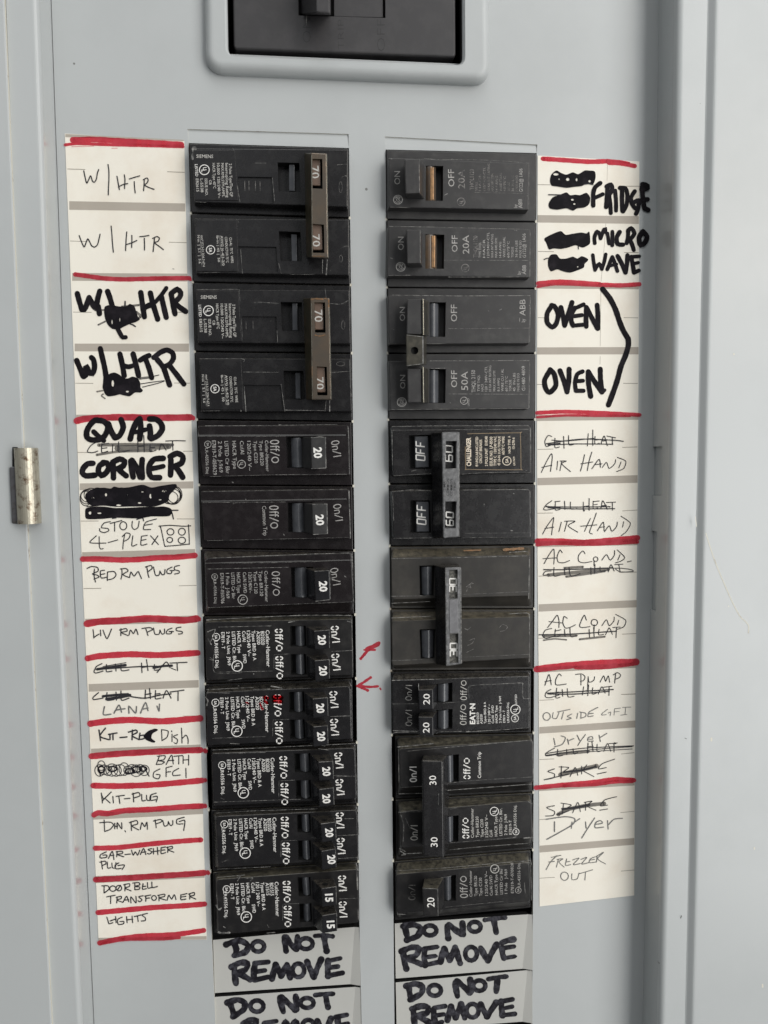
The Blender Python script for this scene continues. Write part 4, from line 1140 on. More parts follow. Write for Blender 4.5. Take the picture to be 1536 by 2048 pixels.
for q, t in (([(338, 182), (455, 178), (462, 448), (345, 450)], (425, 392, 228)), ([(350, 738), (462, 738), (465, 998), (355, 1000)], (434, 938, 772))):
    mb = MB(); mb.slab(fq('I', q, 4.2), 4.2, 1, 'lever_grey', .5); part(mb, 'lever_barrel', r)
    mb = MB(); seg_text(mb, 'I', 'OFF', t[0], t[1], t[2], 74, -1, 4.25, slant=.12, thick=.1); part(mb, 'printed_word', r)
tie(r, 'I', [(570, 145), (722, 143), (718, 1041), (582, 1052)], [(485, 150), (690, 148), (690, 1038), (495, 1050)],
    [[(605, 222), (697, 221), (695, 455), (600, 459)], [(600, 737), (697, 736), (690, 966), (595, 965)]], 14, 5.8, 'tie_grey', 'black_plastic', side='black_plastic', depth=2.6,
    wear_glints='w4 722,150 719,1035; w3 600,462 690,458; w3 598,968 690,966; w3 575,150 720,148')
for x, y0, y1 in ((660, 402, 262), (668, 948, 830)):
    mb = MB(); seg_text(mb, 'I', '60', x, y0, y1, 60, -1, 11.5, slant=.1, thick=.12); part(mb, 'rating_number', r)
mb = MB()
print_text(mb, 'I', [('SIMA', 603, 640, 603, 565, 22), ('COMMON', 632, 690, 632, 545, 24), ('COMMON', 662, 690, 662, 545, 24), ('TRIP', 690, 650, 690, 570, 20)], 14.05, 'f')
mb.mats = ['relief_dark' if q == 'faded_ink' else q for q in mb.mats]
part(mb, 'raised_lettering', r)
mb = MB()
mb.stroke([fp('I', *q) for q in [(790, 160), (1222, 152), (1240, 165), (1245, 445), (1228, 466), (800, 464), (775, 450), (770, 270)]], 4 * .234, 5.05, 'gold_ink')
print_text(mb, 'I', [('CHALLENGER', 820, 436, 817, 192, 40, 'C'), ('\u00ae UND.LAB.INC.LISTED', 880, 440, 880, 186, 23), ('CIRCUIT BREAKER', 913, 412, 913, 208, 23), ('2 POLE UNIT   E18248', 962, 436, 960, 182, 24), ('ISSUE NO. LP-8500', 1003, 434, 1003, 185, 26),
    ('TYPE C  120/240 VAC', 1036, 434, 1036, 182, 24), ('45 LB-IN. LUG TORQUE', 1068, 432, 1070, 182, 22), ('60/75\u00b0C WIRE', 1105, 338, 1105, 182, 24), ('HACR TYPE  A', 1158, 326, 1155, 178, 22), ('13-278-6', 1192, 290, 1192, 192, 22), ('LR17639', 1196, 430, 1193, 355, 17)], 5.05, 'c')
mark(mb, 'I', 'CSA', 1125, 392, 36, -1, 5.05, 'cream_ink')
part(mb, 'data_label', r)

# dusty 30
r = breaker('two_pole_breaker', 'dusty brownish two-pole breaker with smooth grey tie bar marked 30, no readable print', 'R', (6, 7))
case(r, 6, 'J', [(137, 148), (1321, 122), (1322, 478), (142, 510)], 'dusty_plastic', [[(378, 219), (512, 216), (500, 476), (384, 478)]], rad=1.4, i1=3,
     scratch_glints='w6 1150,105 1290,98 1318,115; w4 140,160 700,150; w4 700,150 1300,135; w6 1318,130 1312,500; w3 140,480 480,475; w3 750,465 1310,440; w3 140,540 470,525; if w4 780,440 800,400 820,410 810,380 840,370; if w4 780,400 830,360')
case(r, 7, 'J', [(140, 690), (1321, 650), (1320, 1010), (146, 1075)], 'dusty_plastic', [[(380, 763), (515, 760), (508, 1010), (390, 1012)]], rad=1.4, i1=3,
     scratch_glints='w4 140,665 480,650; w6 1150,630 1290,622 1318,640; w5 1318,650 1316,1040; w3 760,1000 1310,975; w9 765,755 790,765 815,745; w4 140,1030 400,1020; if w4 790,900 830,880 850,840 800,860; if w4 780,960 840,930; if w4 1070,780 1110,770 1130,740 1090,720 1060,750')
for q in ([(402, 232), (490, 228), (488, 468), (408, 470)], [(402, 775), (505, 770), (500, 1004), (410, 1008)]):
    lever(r, 'J', q)
tie(r, 'J', [(598, 236), (738, 232), (743, 1060), (606, 1080)], [(510, 215), (715, 205), (722, 1045), (522, 1062)],
    [[(632, 255), (706, 252), (706, 500), (634, 505)], [(636, 800), (711, 797), (713, 1050), (638, 1055)]], 14, 5.5, 'tie_grey', 'sandy_grey', side='black_plastic', depth=1.3,
    wear_glints='w7 730,240 738,1050; w3 603,240 612,1070; w3 632,510 705,507; w3 634,797 705,793')
mb = MB()
mb.slab(roundp(fq('J', [(634, 513), (706, 509), (712, 790), (637, 796)], 14.2), .2), 14.2, 13.5, 'inset_grey', .1); part(mb, 'tie_inset', r)
for x, y0, y1 in ((694, 447, 326), (700, 998, 878)):
    mb = MB(); seg_text(mb, 'J', '30', x, y0, y1, 58, -1, 12.76, thick=.14, gap=.1); part(mb, 'rating_number', r)
mb = MB()
ink(mb, 'J', 'ic w22 1100,84 1180,78 1265,72; ic w10 760,90 900,86', 10, 3.3, 'c', wob=.4)
part(mb, 'rust_stain', r, 'orange rust stain on the upper edge')

# tandem on the right
r = breaker('tandem_breaker', 'black tandem breaker with two 20 toggles, the only tandem in the right column', 'R', (8,))
SE = [(520, 162), (662, 150), (660, 312), (520, 322)]; SF = [(520, 386), (662, 375), (660, 545), (520, 552)]
case(r, 8, 'K', [(146, 128), (1314, 92), (1322, 545), (156, 588)], 'black_plastic', [SE, SF], rad=.8, i1=6,
     scratch_glints='w6 146,132 500,122; w4 500,122 1310,98; w6 1305,60 1322,80; w4 1316,100 1322,300; w5 1318,310 1312,545; w5 155,590 180,575 360,570; w5 525,585 560,570 800,565; w6 780,570 1100,552; w4 1100,552 1310,535; w4 150,332 360,330; w3 580,325 770,310; w4 805,285 805,182 1000,165; w5 1000,165 1245,153 1260,165; w5 1260,165 1265,280 1318,285; w4 155,560 360,565')
for q in ([(545, 168), (632, 158), (632, 310), (545, 318)], [(545, 395), (632, 385), (632, 545), (545, 550)]):
    lever(r, 'K', q)
tg0 = toggle(r, 'K', [(385, 165), (535, 158), (535, 325), (385, 325)], [(370, 212), (497, 208), (500, 380), (376, 384)], 13, wear_glints='w4 372,160 373,212')
tg1 = toggle(r, 'K', [(385, 392), (535, 386), (535, 555), (385, 555)], [(371, 442), (498, 445), (500, 606), (377, 602)], 13)
number(r, tg0, 'K', ('20', 466, 338, 468, 246, 58), 13.05); number(r, tg1, 'K', ('20', 464, 580, 464, 490, 58), 13.05)
mb = MB()
print_text(mb, 'K', [('On/I', 314, 304, 316, 164, 54, 'g'), ('On/I', 316, 520, 314, 376, 54, 'g'), ('Off/O', 784, 300, 784, 130, 54, 's'), ('Off/O', 780, 512, 780, 336, 54, 's'), ('EAT\u00b7N', 854, 505, 854, 328, 46, 'W'),
    ('BD2020', 888, 502, 886, 405, 21), ('A2020', 918, 502, 916, 420, 21), ('Types BRD & A', 949, 500, 946, 315, 20), ('120 / 240 V ~', 985, 498, 982, 335, 21), ('Cu/Al  SWD', 1016, 498, 1013, 345, 21), ('HACR Type', 1047, 495, 1044, 345, 21), ('2 Pole Unit  J-969', 1079, 495, 1076, 265, 20),
    ('E7819 - T', 1112, 492, 1110, 386, 20), ('LR43556 Disj.', 1146, 490, 1142, 316, 20), ('LISTED', 1212, 332, 1210, 250, 18)], 5.05, 'w')
mark(mb, 'K', 'UL', 1198, 380, 40, -1, 5.05, 'white_ink'); mark(mb, 'K', 'CSA', 1194, 456, 30, -1, 5.05, 'white_ink')
part(mb, 'printed_lettering', r)

# 30 with tall tie
r = breaker('two_pole_breaker', 'dusty black two-pole breaker with one long black 30 bar and Common Trip print', 'R', (9, 10))
case(r, 9, 'K', [(205, 715), (1345, 640), (1352, 1000), (212, 1050)], 'black_dusty', [[(595, 772), (716, 762), (716, 1000), (600, 1010)]], rad=1.6, i0=7, i1=3, bw=.3,
     scratch_glints='w8 190,700 300,690 500,670; w4 280,735 600,705; w4 600,705 1340,640; w4 200,720 205,1000; w5 1345,650 1352,1000; w3 600,1010 850,985 1340,955; w4 215,1045 400,1035; w6 290,688 297,690; w5 610,1070 1350,1015; w5 205,1100 400,1095')
case(r, 10, 'L', [(215, 185), (1335, 90), (1345, 410), (222, 500)], 'black_dusty', [[(595, 226), (715, 216), (712, 445), (605, 451)]], rad=1.6, i0=7, i1=3, bw=.3,
     scratch_glints='w5 200,190 400,185; w9 215,520 260,550 230,555; w6 240,545 395,538; w5 210,500 260,525; w5 220,210 245,300 240,440; w3 260,240 300,330; w4 640,165 700,150; w8 1310,100 1345,120; w5 1350,130 1345,440; w10 1270,410 1340,405; w5 640,510 900,485 1300,455; w4 640,450 1180,408; w5 1180,405 1205,400')
lever(r, 'K', [(600, 780), (672, 772), (675, 1000), (606, 1006)]); lever(r, 'L', [(600, 236), (672, 228), (672, 446), (608, 450)])
mb = MB()
ft = [tp(844, 1521, 14), tp(886, 1522, 14), tp(888.5, 1717, 14), tp(846.5, 1712, 14)]
bt = [tp(847, 1508, 3), tp(897, 1508, 3), tp(899, 1692, 3), tp(850, 1690, 3)]
mb.slab(roundp(ft, .7), 14, 3, 'black_plastic', .6, bottom=roundp(bt, .7))
ink(mb, 'K', 'w4 452,1097 540,1105; w4 583,830 585,1190', 4, 14.05, 'x'); ink(mb, 'L', 'w4 460,560 540,566; w4 590,60 592,560', 4, 14.05, 'x')
ink(mb, 'K', 'w3 578,830 578,1190; w3 545,1100 540,1190', 3, 14.06, 'e', wob=.5)
tg = part(mb, 'toggle_bar', r)
number(r, tg, 'K', ('30', 524, 1022, 520, 942, 62, 'w'), 14.05); number(r, tg, 'L', ('30', 534, 486, 534, 402, 62, 'w'), 14.05)
mb = MB()
print_text(mb, 'K', [('On/I', 357, 1000, 355, 860, 60), ('Off/O', 814, 975, 812, 792, 58, 'W'), ('Common Trip', 905, 965, 903, 742, 30)], 5.05, 'w')
print_text(mb, 'L', [('On/I', 364, 430, 364, 294, 60), ('Off/O', 804, 415, 800, 236, 56, 'W'), ('Cutler-Hammer', 844, 408, 840, 156, 27), ('Type BR230', 886, 405, 883, 225, 26), ('Type C230', 928, 402, 922, 248, 26), ('120/240 V~', 966, 402, 962, 210, 26), ('Cu/Al', 1003, 400, 1000, 342, 26),
    ('HACR Type', 1045, 395, 1043, 226, 26), ('LISTED Cir. Bkr.', 1086, 390, 1084, 156, 26), ('2 Pole  J-969', 1128, 385, 1126, 206, 25), ('E7819-T', 1168, 380, 1166, 256, 25), ('LR43556 Disj.', 1208, 320, 1206, 128, 25)], 5.05, 's')
mark(mb, 'L', 'UL', 1018, 183, 36, -1, 5.05, 'white_ink'); mark(mb, 'L', 'CSA', 1203, 356, 27, -1, 5.05, 'white_ink')
part(mb, 'printed_lettering', r)

r = breaker('single_pole_breaker', 'bottom breaker of the right column, single tall toggle marked 20 with dusty top', 'R', (11,))
case(r, 11, 'L', [(178, 718), (1315, 618), (1330, 952), (185, 1060)], 'black_dusty', [[(588, 737), (692, 724), (690, 945), (592, 948)]], rad=1.6, i0=4, i1=5, bw=.3,
     scratch_glints='w5 175,690 600,665; w4 600,665 1320,600; w6 1325,580 1335,640; w4 1330,640 1335,940; w3 560,750 650,735; w4 190,1060 260,1062; w3 600,1000 1100,950; w4 1275,790 1282,880; w6 705,590 709,592; w5 1240,610 1320,620')
lever(r, 'L', [(588, 745), (655, 737), (655, 944), (594, 946)])
tg = toggle(r, 'L', [(425, 735), (596, 728), (596, 955), (425, 960)], [(405, 836), (536, 842), (541, 1080), (411, 1072)], 14, mname='black_dusty', wear_glints='w3 536,846 540,1075; w3 408,838 534,844')
number(r, tg, 'L', ('20', 508, 1000, 506, 916, 66, 'w'), 14.05)
mb = MB()
print_text(mb, 'L', [('On/I', 344, 940, 344, 802, 58, 'f'), ('Off/O', 792, 920, 786, 732, 64), ('Cutler-Hammer', 830, 910, 825, 686, 25), ('Type BR120', 874, 905, 869, 732, 26), ('Type C120', 915, 905, 911, 748, 26), ('120/240 V~', 964, 902, 960, 692, 26), ('Cu/Al SWD', 1005, 900, 1000, 728, 26),
    ('HACR Type', 1049, 895, 1044, 722, 26), ('LISTED Cir Bkr', 1091, 890, 1088, 668, 25), ('1 Pole   J-969', 1130, 885, 1128, 675, 25), ('E7819-T-070828', 1184, 880, 1181, 622, 25), ('LR-43556 Disj', 1241, 825, 1239, 622, 25)], 5.05, 'g')
mark(mb, 'L', 'UL', 1022, 673, 36, -1, 5.05, 'soft_white_ink'); mark(mb, 'L', 'CSA', 1222, 856, 25, -1, 5.05, 'grey_ink')
part(mb, 'printed_lettering', r)

# ------------------------------------------------------------------ filler plates
def plate(label, quad, words, bend):
    # 4 px corners TL TR BR BL at w = -.8; the right end dips where the strip is bent
    q = [tp(*p, -.8) for p in quad]
    r = thing('filler_plate', label, 'filler plate', (sum(a[0] for a in q) / 4, sum(a[1] for a in q) / 4, -.8), 'grey filler plates')
    mb = MB()
    cr = bend
    L2 = lambda a, b, t: (a[0] + (b[0] - a[0]) * t, a[1] + (b[1] - a[1]) * t)
    c0, c1 = L2(q[0], q[1], cr + .035), L2(q[3], q[2], cr)
    mb.slab([q[0], c0, c1, q[3]], -.8, -3.2, 'plate_paint', 0, side='cavity')
    part(mb, 'plate_sheet', r)
    # the end of the strip is bent up along a slanting crease
    mb = MB()
    e0, e1 = q[1], q[2]
    mb.add([(*c0, -.8), (*e0, -.2), (*e1, .55), (*c1, -.8), (*e0, -3.2), (*e1, -3.2)], [(3, 2, 1, 0), (1, 2, 5, 4)], 'plate_paint')
    part(mb, 'bent_tab', r, fix=False)
    for lab, s in words:
        mb = MB()
        ink(mb, 'M', s, 23, -.74, 'k', wob=.16, k=1.18)
        for q in s.split(';'):
            # drier second pass of the pen along the same stroke
            if 'E' not in q and random.random() < .6:
                pt = [tuple(map(float, a.split(','))) for a in q.split() if a[0].isdigit()]
                j = random.choice((-7, 7))
                mb.stroke([fp('M', x + j, y + random.uniform(-3, 3)) for x, y in pt], 4, -.66, INK['k'], wob=.35)
        part(mb, 'handwritten_word', r, lab)
    return r
plate('grey filler plate directly below the 15 tandem breaker, reading DO NOT REMOVE', [(426, 1880), (719.5, 1853), (720.5, 1967), (429.5, 1986)],
    [('black marker words DO NOT', '150,125 160,150 155,175; 115,130 170,112 210,132 200,162 150,178; w18 E 255,138,27,23; 372,98 374,130 378,158; 378,98 400,130 420,150; 428,95 426,120 424,150; w18 E 465,126,30,24; w18 505,92 545,90 582,94; 545,95 550,130 556,158'),
     ('black marker word REMOVE', '150,222 152,260 158,300; 138,228 175,210 208,212 200,240 165,254; 170,256 195,270 220,284; 242,215 236,250 238,286; w18 240,212 300,206; w17 240,250 285,243; w18 240,286 300,272; 316,280 324,245 332,218; 332,218 345,245 356,268; 356,268 370,240 382,218; 382,218 390,245 396,275; w18 E 432,243,26,30; 470,205 485,240 500,272; 500,270 516,230 532,195; 562,200 560,230 562,268; w18 562,202 616,190; w17 562,232 605,226; w18 565,266 626,254')],
    .93)
plate('lower grey filler plate under the left column, its word REMOVE cut off', [(429.5, 1994), (720.5, 1973), (722, 2082), (432, 2100)],
    [('black marker words DO NOT', '132,388 142,415 150,442; 120,385 165,372 195,385 192,415 145,446; w18 E 250,400,29,25; 350,362 356,390 366,425; 358,362 390,390 418,416; 420,356 424,385 425,415; w18 E 470,386,29,22; w17 505,352 545,347 585,346; 552,352 556,380 562,405'),
     ('black marker word REMOVE', '200,472 208,500 215,540; 190,478 225,460 248,462 240,485 215,495 260,530; 285,478 282,510 286,540; w17 285,474 335,466; w17 284,508 330,500; w17 286,542 340,532; 360,530 370,490 376,468 398,505 420,465 436,520; w18 E 475,490,27,30; 515,465 530,500 545,525 560,490 575,455; 605,450 605,480 612,520; w17 595,448 645,438; w17 604,484 650,476; w17 610,520 660,510')],
    .93)
plate('grey filler plate directly below the right column breakers, reading DO NOT REMOVE', [(789.5, 1847), (1065.5, 1828), (1063.5, 1936), (791.5, 1957)],
    [('black marker words DO NOT', '900,55 906,80 912,106; 890,50 935,42 968,58 955,92 908,110; w18 E 1010,68,28,22; 1085,48 1086,75 1090,102; 1092,42 1120,65 1148,84; 1152,36 1154,60 1156,86; w18 E 1206,52,26,22; w17 1250,22 1295,16 1340,12; 1290,22 1295,50 1300,76'),
     ('black marker word REMOVE', '892,158 896,200 906,236; 884,160 930,142 960,148 948,178 912,190; 915,192 945,205 972,216; 986,152 984,185 988,220; w17 986,148 1040,140; w16 986,186 1032,180; w17 988,220 1050,206; 1056,206 1064,170 1072,148; 1072,148 1085,175 1096,198; 1096,198 1110,165 1120,142; 1120,142 1130,175 1142,212; w18 E 1190,170,26,30; 1232,145 1248,175 1264,200; 1264,200 1284,160 1302,130; 1324,122 1350,112 1376,107; 1326,145 1328,170 1334,190; w17 1326,146 1378,138; w17 1332,190 1380,182')],
    .93)
plate('lower grey filler plate under the right column, whole DO NOT REMOVE still visible', [(791.5, 1965), (1064, 1939.5), (1063, 2042), (793.5, 2062)],
    [('black marker words DO NOT', '916,312 920,340 926,370; 905,312 945,302 976,315 970,345 922,372; w18 E 1030,331,28,24; 1120,296 1124,325 1130,356; 1128,290 1158,315 1184,340; 1186,284 1188,310 1192,336; w18 E 1226,310,27,23; w17 1265,282 1305,274 1346,270; 1306,280 1303,310 1300,336'),
     ('black marker word REMOVE', '936,412 938,440 942,476; 930,412 970,400 1002,405 996,430 952,442; 955,444 985,460 1010,474; 1026,412 1026,440 1032,478; w17 1028,408 1076,400; w16 1028,442 1070,436; w17 1034,478 1062,470; 1086,462 1094,425 1102,402; 1102,402 1112,428 1122,452; 1122,450 1135,420 1146,392; 1146,392 1154,420 1162,452; w18 E 1196,420,27,30; 1232,392 1246,420 1260,445; 1260,445 1280,415 1300,385; 1322,380 1324,410 1328,440; w17 1322,380 1372,370; w16 1324,412 1370,402; w17 1330,440 1382,434')],
    .93)

# ------------------------------------------------------------------ paper label strips
PW = .22
def strip(label, outline, bands, ticks, creases=()):
    q = [tp(*p, PW) for p in outline]
    r = thing('label_strip', label, 'label strip', (sum(a[0] for a in q) / len(q), sum(a[1] for a in q) / len(q), 0), 'paper circuit label strips')
    mb = MB()
    mb.slab(q, PW, .02, 'paper', 0)
    for t in ticks:
        ink(mb, t[0], t[1], 6, PW + .015, 't')
    part(mb, 'paper', r)
    for fr, a, b, c, d in bands:
        # left x, (top, bottom); right x, (top, bottom)
        mb = MB()
        mb.slab(fq(fr, [(a, b[0]), (c, d[0]), (c, d[1]), (a, b[1])], PW + .025), PW + .025, PW - .1, 'paper_band', 0)
        part(mb, 'printed_band', r)
    return r
def red(r, fr, s, w):
    mb = MB(); ink(mb, fr, s, w, PW + .09, 'r', wob=.07, k=1.28); part(mb, 'red_line', r)
def word(r, fr, lab, s, w, col='p', wob=.05):
    mb = MB(); ink(mb, fr, s, w, PW + .14, col, wob=wob, k=1.1 if col == 'm' else .86); part(mb, 'handwritten_entry', r, lab)

LS = strip('cream paper label strip left of the breakers, its handwriting starting with W/HTR',
    [(129.5, 267), (368.5, 282), (374.8, 562), (382.5, 828), (391.5, 1112), (402, 1500), (413.6, 1879.5), (197, 1880), (180.5, 1500), (163.5, 1119), (141.5, 562)],
    [('O', 106, (92, 124), 1318, (152, 166)), ('O', 146, (780, 868), 1334, (803, 885)), ('O', 176, (1515, 1595), 1354, (1522, 1602)), ('P', 106, (698, 782), 1360, (698, 786)), ('P', 124, (1478, 1545), 1386, (1472, 1545)),
     ('Q', 162, (806, 880), 1408, (783, 860)), ('Q', 188, (1560, 1640), 1428, (1525, 1600)), ('R', 152, (738, 802), 1270, (704, 776)), ('R', 187, (1390, 1466), 1286, (1349, 1424)), ('S', 147, (216, 290), 1144, (178, 245)),
     ('S', 164, (800, 862), 1166, (754, 810)), ('S', 186, (1376, 1440), 1180, (1330, 1390)), ('S', 214, (1938, 1958), 1198, (1922, 1953))],
    [('O', '128,450 308,455; 1150,478 1325,484; 155,1188 320,1193; 1168,1200 1345,1205'), ('P', '90,352 290,355; 1165,350 1345,358; 115,1132 308,1134; 1200,1130 1370,1132'),
     ('Q', '140,465 340,467; 1300,452 1400,452; 175,1218 365,1218; 1230,1195 1420,1195'), ('R', '138,435 310,432; 1090,408 1262,403; w3 1130,1708 1295,1705')])
for fr, s, w in (
    ('O', 'w46 182,152 400,148 700,165 1000,182 1295,200; w24 105,203 160,196 250,190 600,203 900,210 1312,222; w3 170,222 400,215; w3 580,238 640,238', 40), ('O', '208,1530 300,1542 500,1570 700,1580 900,1575 1100,1570 1375,1568; w22 1380,1572 1388,1584', 36),
    ('P', '130,1545 250,1520 600,1505 900,1510 1200,1510 1380,1506; w30 1408,1508 1410,1522', 56), ('Q', '196,1636 400,1635 600,1645 800,1640 1000,1622 1200,1615 1425,1596', 48),
    ('R', '170,787 300,765 500,755 780,735 1000,745 1150,752 1266,735; w30 1290,735 1292,745', 54), ('R', '178,1133 300,1110 600,1092 900,1100 1276,1078', 48), ('R', '205,1786 350,1765 600,1748 900,1762 1150,1745 1300,1732', 50),
    ('S', '150,285 400,262 800,240 1143,228; w30 1185,232 1188,240', 44), ('S', '165,552 400,556 700,545 1000,520 1156,505; w25 1185,498 1187,506', 42), ('S', '172,820 210,800 300,806 450,780 700,768 1000,745 1160,738; w28 1185,732 1187,742', 40),
    ('S', '186,1122 400,1115 700,1082 1000,1055 1145,1046', 36), ('S', '190,1408 450,1395 700,1378 1000,1360 1178,1345; w28 1208,1340 1213,1348', 42), ('S', '210,1708 400,1690 700,1663 1000,1645 1180,1630', 38),
    ('S', '225,1985 400,1948 600,1922 900,1908 1100,1882 1172,1870; w22 225,1993 450,1955 800,1948 950,1935', 36)):
    red(LS, fr, s, w)
word(LS, 'O', 'thin pen W/HTR in the first cell', '295,470 310,540 325,595 345,560 365,520 385,575 405,585 425,550 435,490 448,455; 543,405 552,470 552,560 548,640 546,715; 635,525 645,580 660,662; 710,510 717,560 712,650; 650,635 690,612 745,598; 762,552 815,535 868,520; 812,580 815,640 822,695; 915,560 912,620 907,672; 905,560 940,542 955,560 945,590 920,615 965,640 1015,658', 13)
word(LS, 'O', 'thin pen W/HTR in the second cell', '248,1132 270,1190 298,1248 318,1205 335,1165 355,1195 375,1235 405,1250 435,1225 450,1170 462,1118; 575,1035 583,1120 588,1200 598,1302; 735,1095 728,1180 723,1285; 787,1130 788,1190 785,1255; 728,1225 790,1205 838,1182; 868,1143 920,1138 962,1130; 915,1160 917,1220 917,1280; 1020,1150 1012,1230 1005,1295; 1000,1160 1045,1142 1070,1160 1055,1190 1020,1205 1065,1240 1110,1275; w6 1205,1472 1220,1475', 13)
word(LS, 'P', 'thick marker W/HTR with a blotted word', '135,148 160,240 185,325; 185,325 215,325 245,250 265,190; 265,195 285,230 320,300 355,300; 345,290 360,200 382,122; 365,290 378,370; 468,125 495,200 520,290; '
     'B 440,290 500,275 600,290 680,285 710,262 760,285 780,340 800,400 822,430 780,460 720,478 650,510 590,540 520,535 470,490 440,420 430,350 / 517,460,7,26 / 602,435,5,24; w45 580,540 605,585 632,630 665,628; ip w14 660,235 658,285; is w22 625,292 810,275; is w18 365,492 440,455; ip w14 715,482 745,492 772,510; is w20 330,332 440,328; is w26 780,350 830,390 820,410; '
     '832,138 848,250 872,405; 937,142 965,260 1018,430; w48 862,322 900,285 965,255; w42 1112,88 1050,175 965,265 880,305; 1060,190 1088,310 1112,410; 1165,150 1185,260 1208,372; 1165,148 1230,100 1270,140 1258,190 1195,250; 1205,250 1260,300 1325,345', 54, 'm')
word(LS, 'P', 'thick marker W/HTR with a blotted word below', '128,882 165,970 200,1058; 205,1060 228,1045 225,960 240,948 270,1025 305,1030 325,950 312,870 290,850; 388,752 410,850 435,960 450,1060 442,1180; '
     'B 430,1110 470,1040 540,1015 600,1040 640,1075 690,1080 740,1060 800,1080 825,1130 830,1180 855,1210 830,1235 770,1235 710,1275 640,1265 600,1255 540,1270 470,1275 430,1230 / 525,1135,14,38 / 685,1224,18,10; 603,812 630,930 650,1050; 748,812 780,930 808,1050; w48 650,942 700,952 775,930; w52 825,880 870,852 922,828; w52 882,860 920,960 952,1072; w52 975,850 1050,792 1120,768 1180,800 1190,860 1150,920 1085,955; 1012,872 1080,960 1120,1070 1148,1152; 1142,932 1220,1030 1305,1142; '
     'ip w8 830,1140 960,1120 1090,1105 1030,1130 850,1175; is w24 820,1080 930,1068; ip w8 930,1065 1030,1042; is w16 350,1225 430,1210; is w14 420,1250 400,1270 440,1300', 54, 'm')
word(LS, 'Q', 'thick marker QUAD', '400,120 330,112 270,170 238,240 242,300 290,328 370,325 430,290 465,225 470,170 430,128 390,113; w50 315,238 360,280 425,335; 478,150 505,230 550,305; 550,305 600,280 640,190 615,105; 716,318 740,230 785,130 820,95; 820,95 832,170 828,240 820,318; w46 745,245 800,238 885,215; 928,175 938,250 932,305; 928,98 1000,102 1055,150 1068,210 1020,280 945,315', 58, 'm')
word(LS, 'Q', 'crossed out CEIL HEAT', '345,352 290,385 255,430 248,460 300,468 360,450; is w42 370,385 700,378 1180,382; is w75 575,420 850,408 1140,398; is w32 350,492 600,455 950,448; 405,368 405,465 470,452; 410,420 460,415; 405,375 480,365; 525,380 520,460; 590,350 588,458 705,445; 800,340 800,460; 865,280 870,460; 800,400 870,395; 935,380 935,455 1000,440; 935,415 985,410; 1035,440 1060,370 1110,440; 1105,340 1210,336 1320,338; 1180,345 1185,440', 12)
word(LS, 'Q', 'thick marker CORNER', '308,585 250,590 200,640 190,690 230,722 330,715; 430,580 380,610 365,670 400,720 450,690 482,630 462,582 420,576; 522,572 530,650 532,745; 530,570 600,537 655,562 640,612 575,645; 590,650 630,690 672,722; 722,560 732,650 748,735; 735,552 790,640 825,735; 848,542 842,640 850,742; 1078,530 980,540 930,600 922,680 950,738 1038,742; w50 935,645 1000,635 1078,617; 1162,545 1162,640 1158,715; 1152,512 1230,475 1293,510 1280,580 1195,620; 1205,615 1250,670 1292,738', 58, 'm')
sc = 'B 225,925 300,870 420,852 500,862 540,840 600,852 700,848 850,820 950,850 1050,832 1210,812 1222,850 1150,930 1130,1000 1050,1040 1000,1055 940,1062 870,1058 700,1060 560,1062 430,1050 300,1050 240,1010 / 310,965,18,9 / 450,930,12,18 / 685,935,9,14 / 850,898,14,6 / 940,945,14,26 / 1090,890,26,12 / 820,1020,20,8 / 590,1045,28,10 / 1045,985,16,6; B 230,1080 300,1062 420,1060 560,1075 700,1072 900,1062 1000,1062 1080,1058 1150,1075 1178,1110 1150,1160 1080,1168 950,1168 800,1190 560,1182 400,1195 240,1195 222,1135 / 275,1130,16,18 / 378,1132,24,8; is w30 580,1100 800,1095 1050,1085; w7 E 235,955,68,75 228,970,62,80 250,940,75,70 290,930,80,72; w7 E 1190,940,85,95 1205,930,80,92 1180,950,90,85 1170,930,95,98 1150,960,90,70; w10 E 360,925,70,70 470,950,70,85 620,930,75,75 760,940,80,75 900,930,80,80 1030,930,80,85; w9 240,1060 350,1050 460,1035; ip w12 1180,1100 1240,1100; ip w12 1168,1112 1180,1150 1190,1195; ip w12 790,1200 850,1185 862,1215; ip w10 520,1190 560,1185'
word(LS, 'Q', 'entry scribbled out completely in black', sc, 12, 'm')
word(LS, 'Q', 'thin pen STOVE 4-PLEX with a sketched burner square', '500,1225 430,1240 400,1290 470,1300 480,1325 430,1345 385,1330 380,1300; 495,1245 625,1212; 545,1240 545,1330; E 640,1270,38,45; 740,1220 735,1280 760,1310 800,1290 815,1220; 1005,1195 900,1225 870,1260 865,1310 940,1310; 870,1265 960,1250; 345,1380 275,1455 450,1460; 375,1390 378,1500 395,1525 420,1520; 475,1455 580,1425; 655,1370 640,1450 635,1525; 630,1390 670,1350 715,1360 700,1410 650,1440; 745,1380 735,1490 790,1475; 840,1385 835,1480 900,1470; 840,1385 905,1375; 838,1430 890,1420; 940,1380 985,1430 1025,1475; 1020,1380 955,1475; 1045,1270 1060,1330 1075,1400 1095,1495; 1095,1495 1230,1485 1365,1470; 1365,1475 1362,1380 1355,1260; 1030,1275 1150,1265 1300,1275 1380,1270; E 1158,1337,38,35 1283,1335,38,38 1150,1425,32,28 1283,1430,40,35', 12)
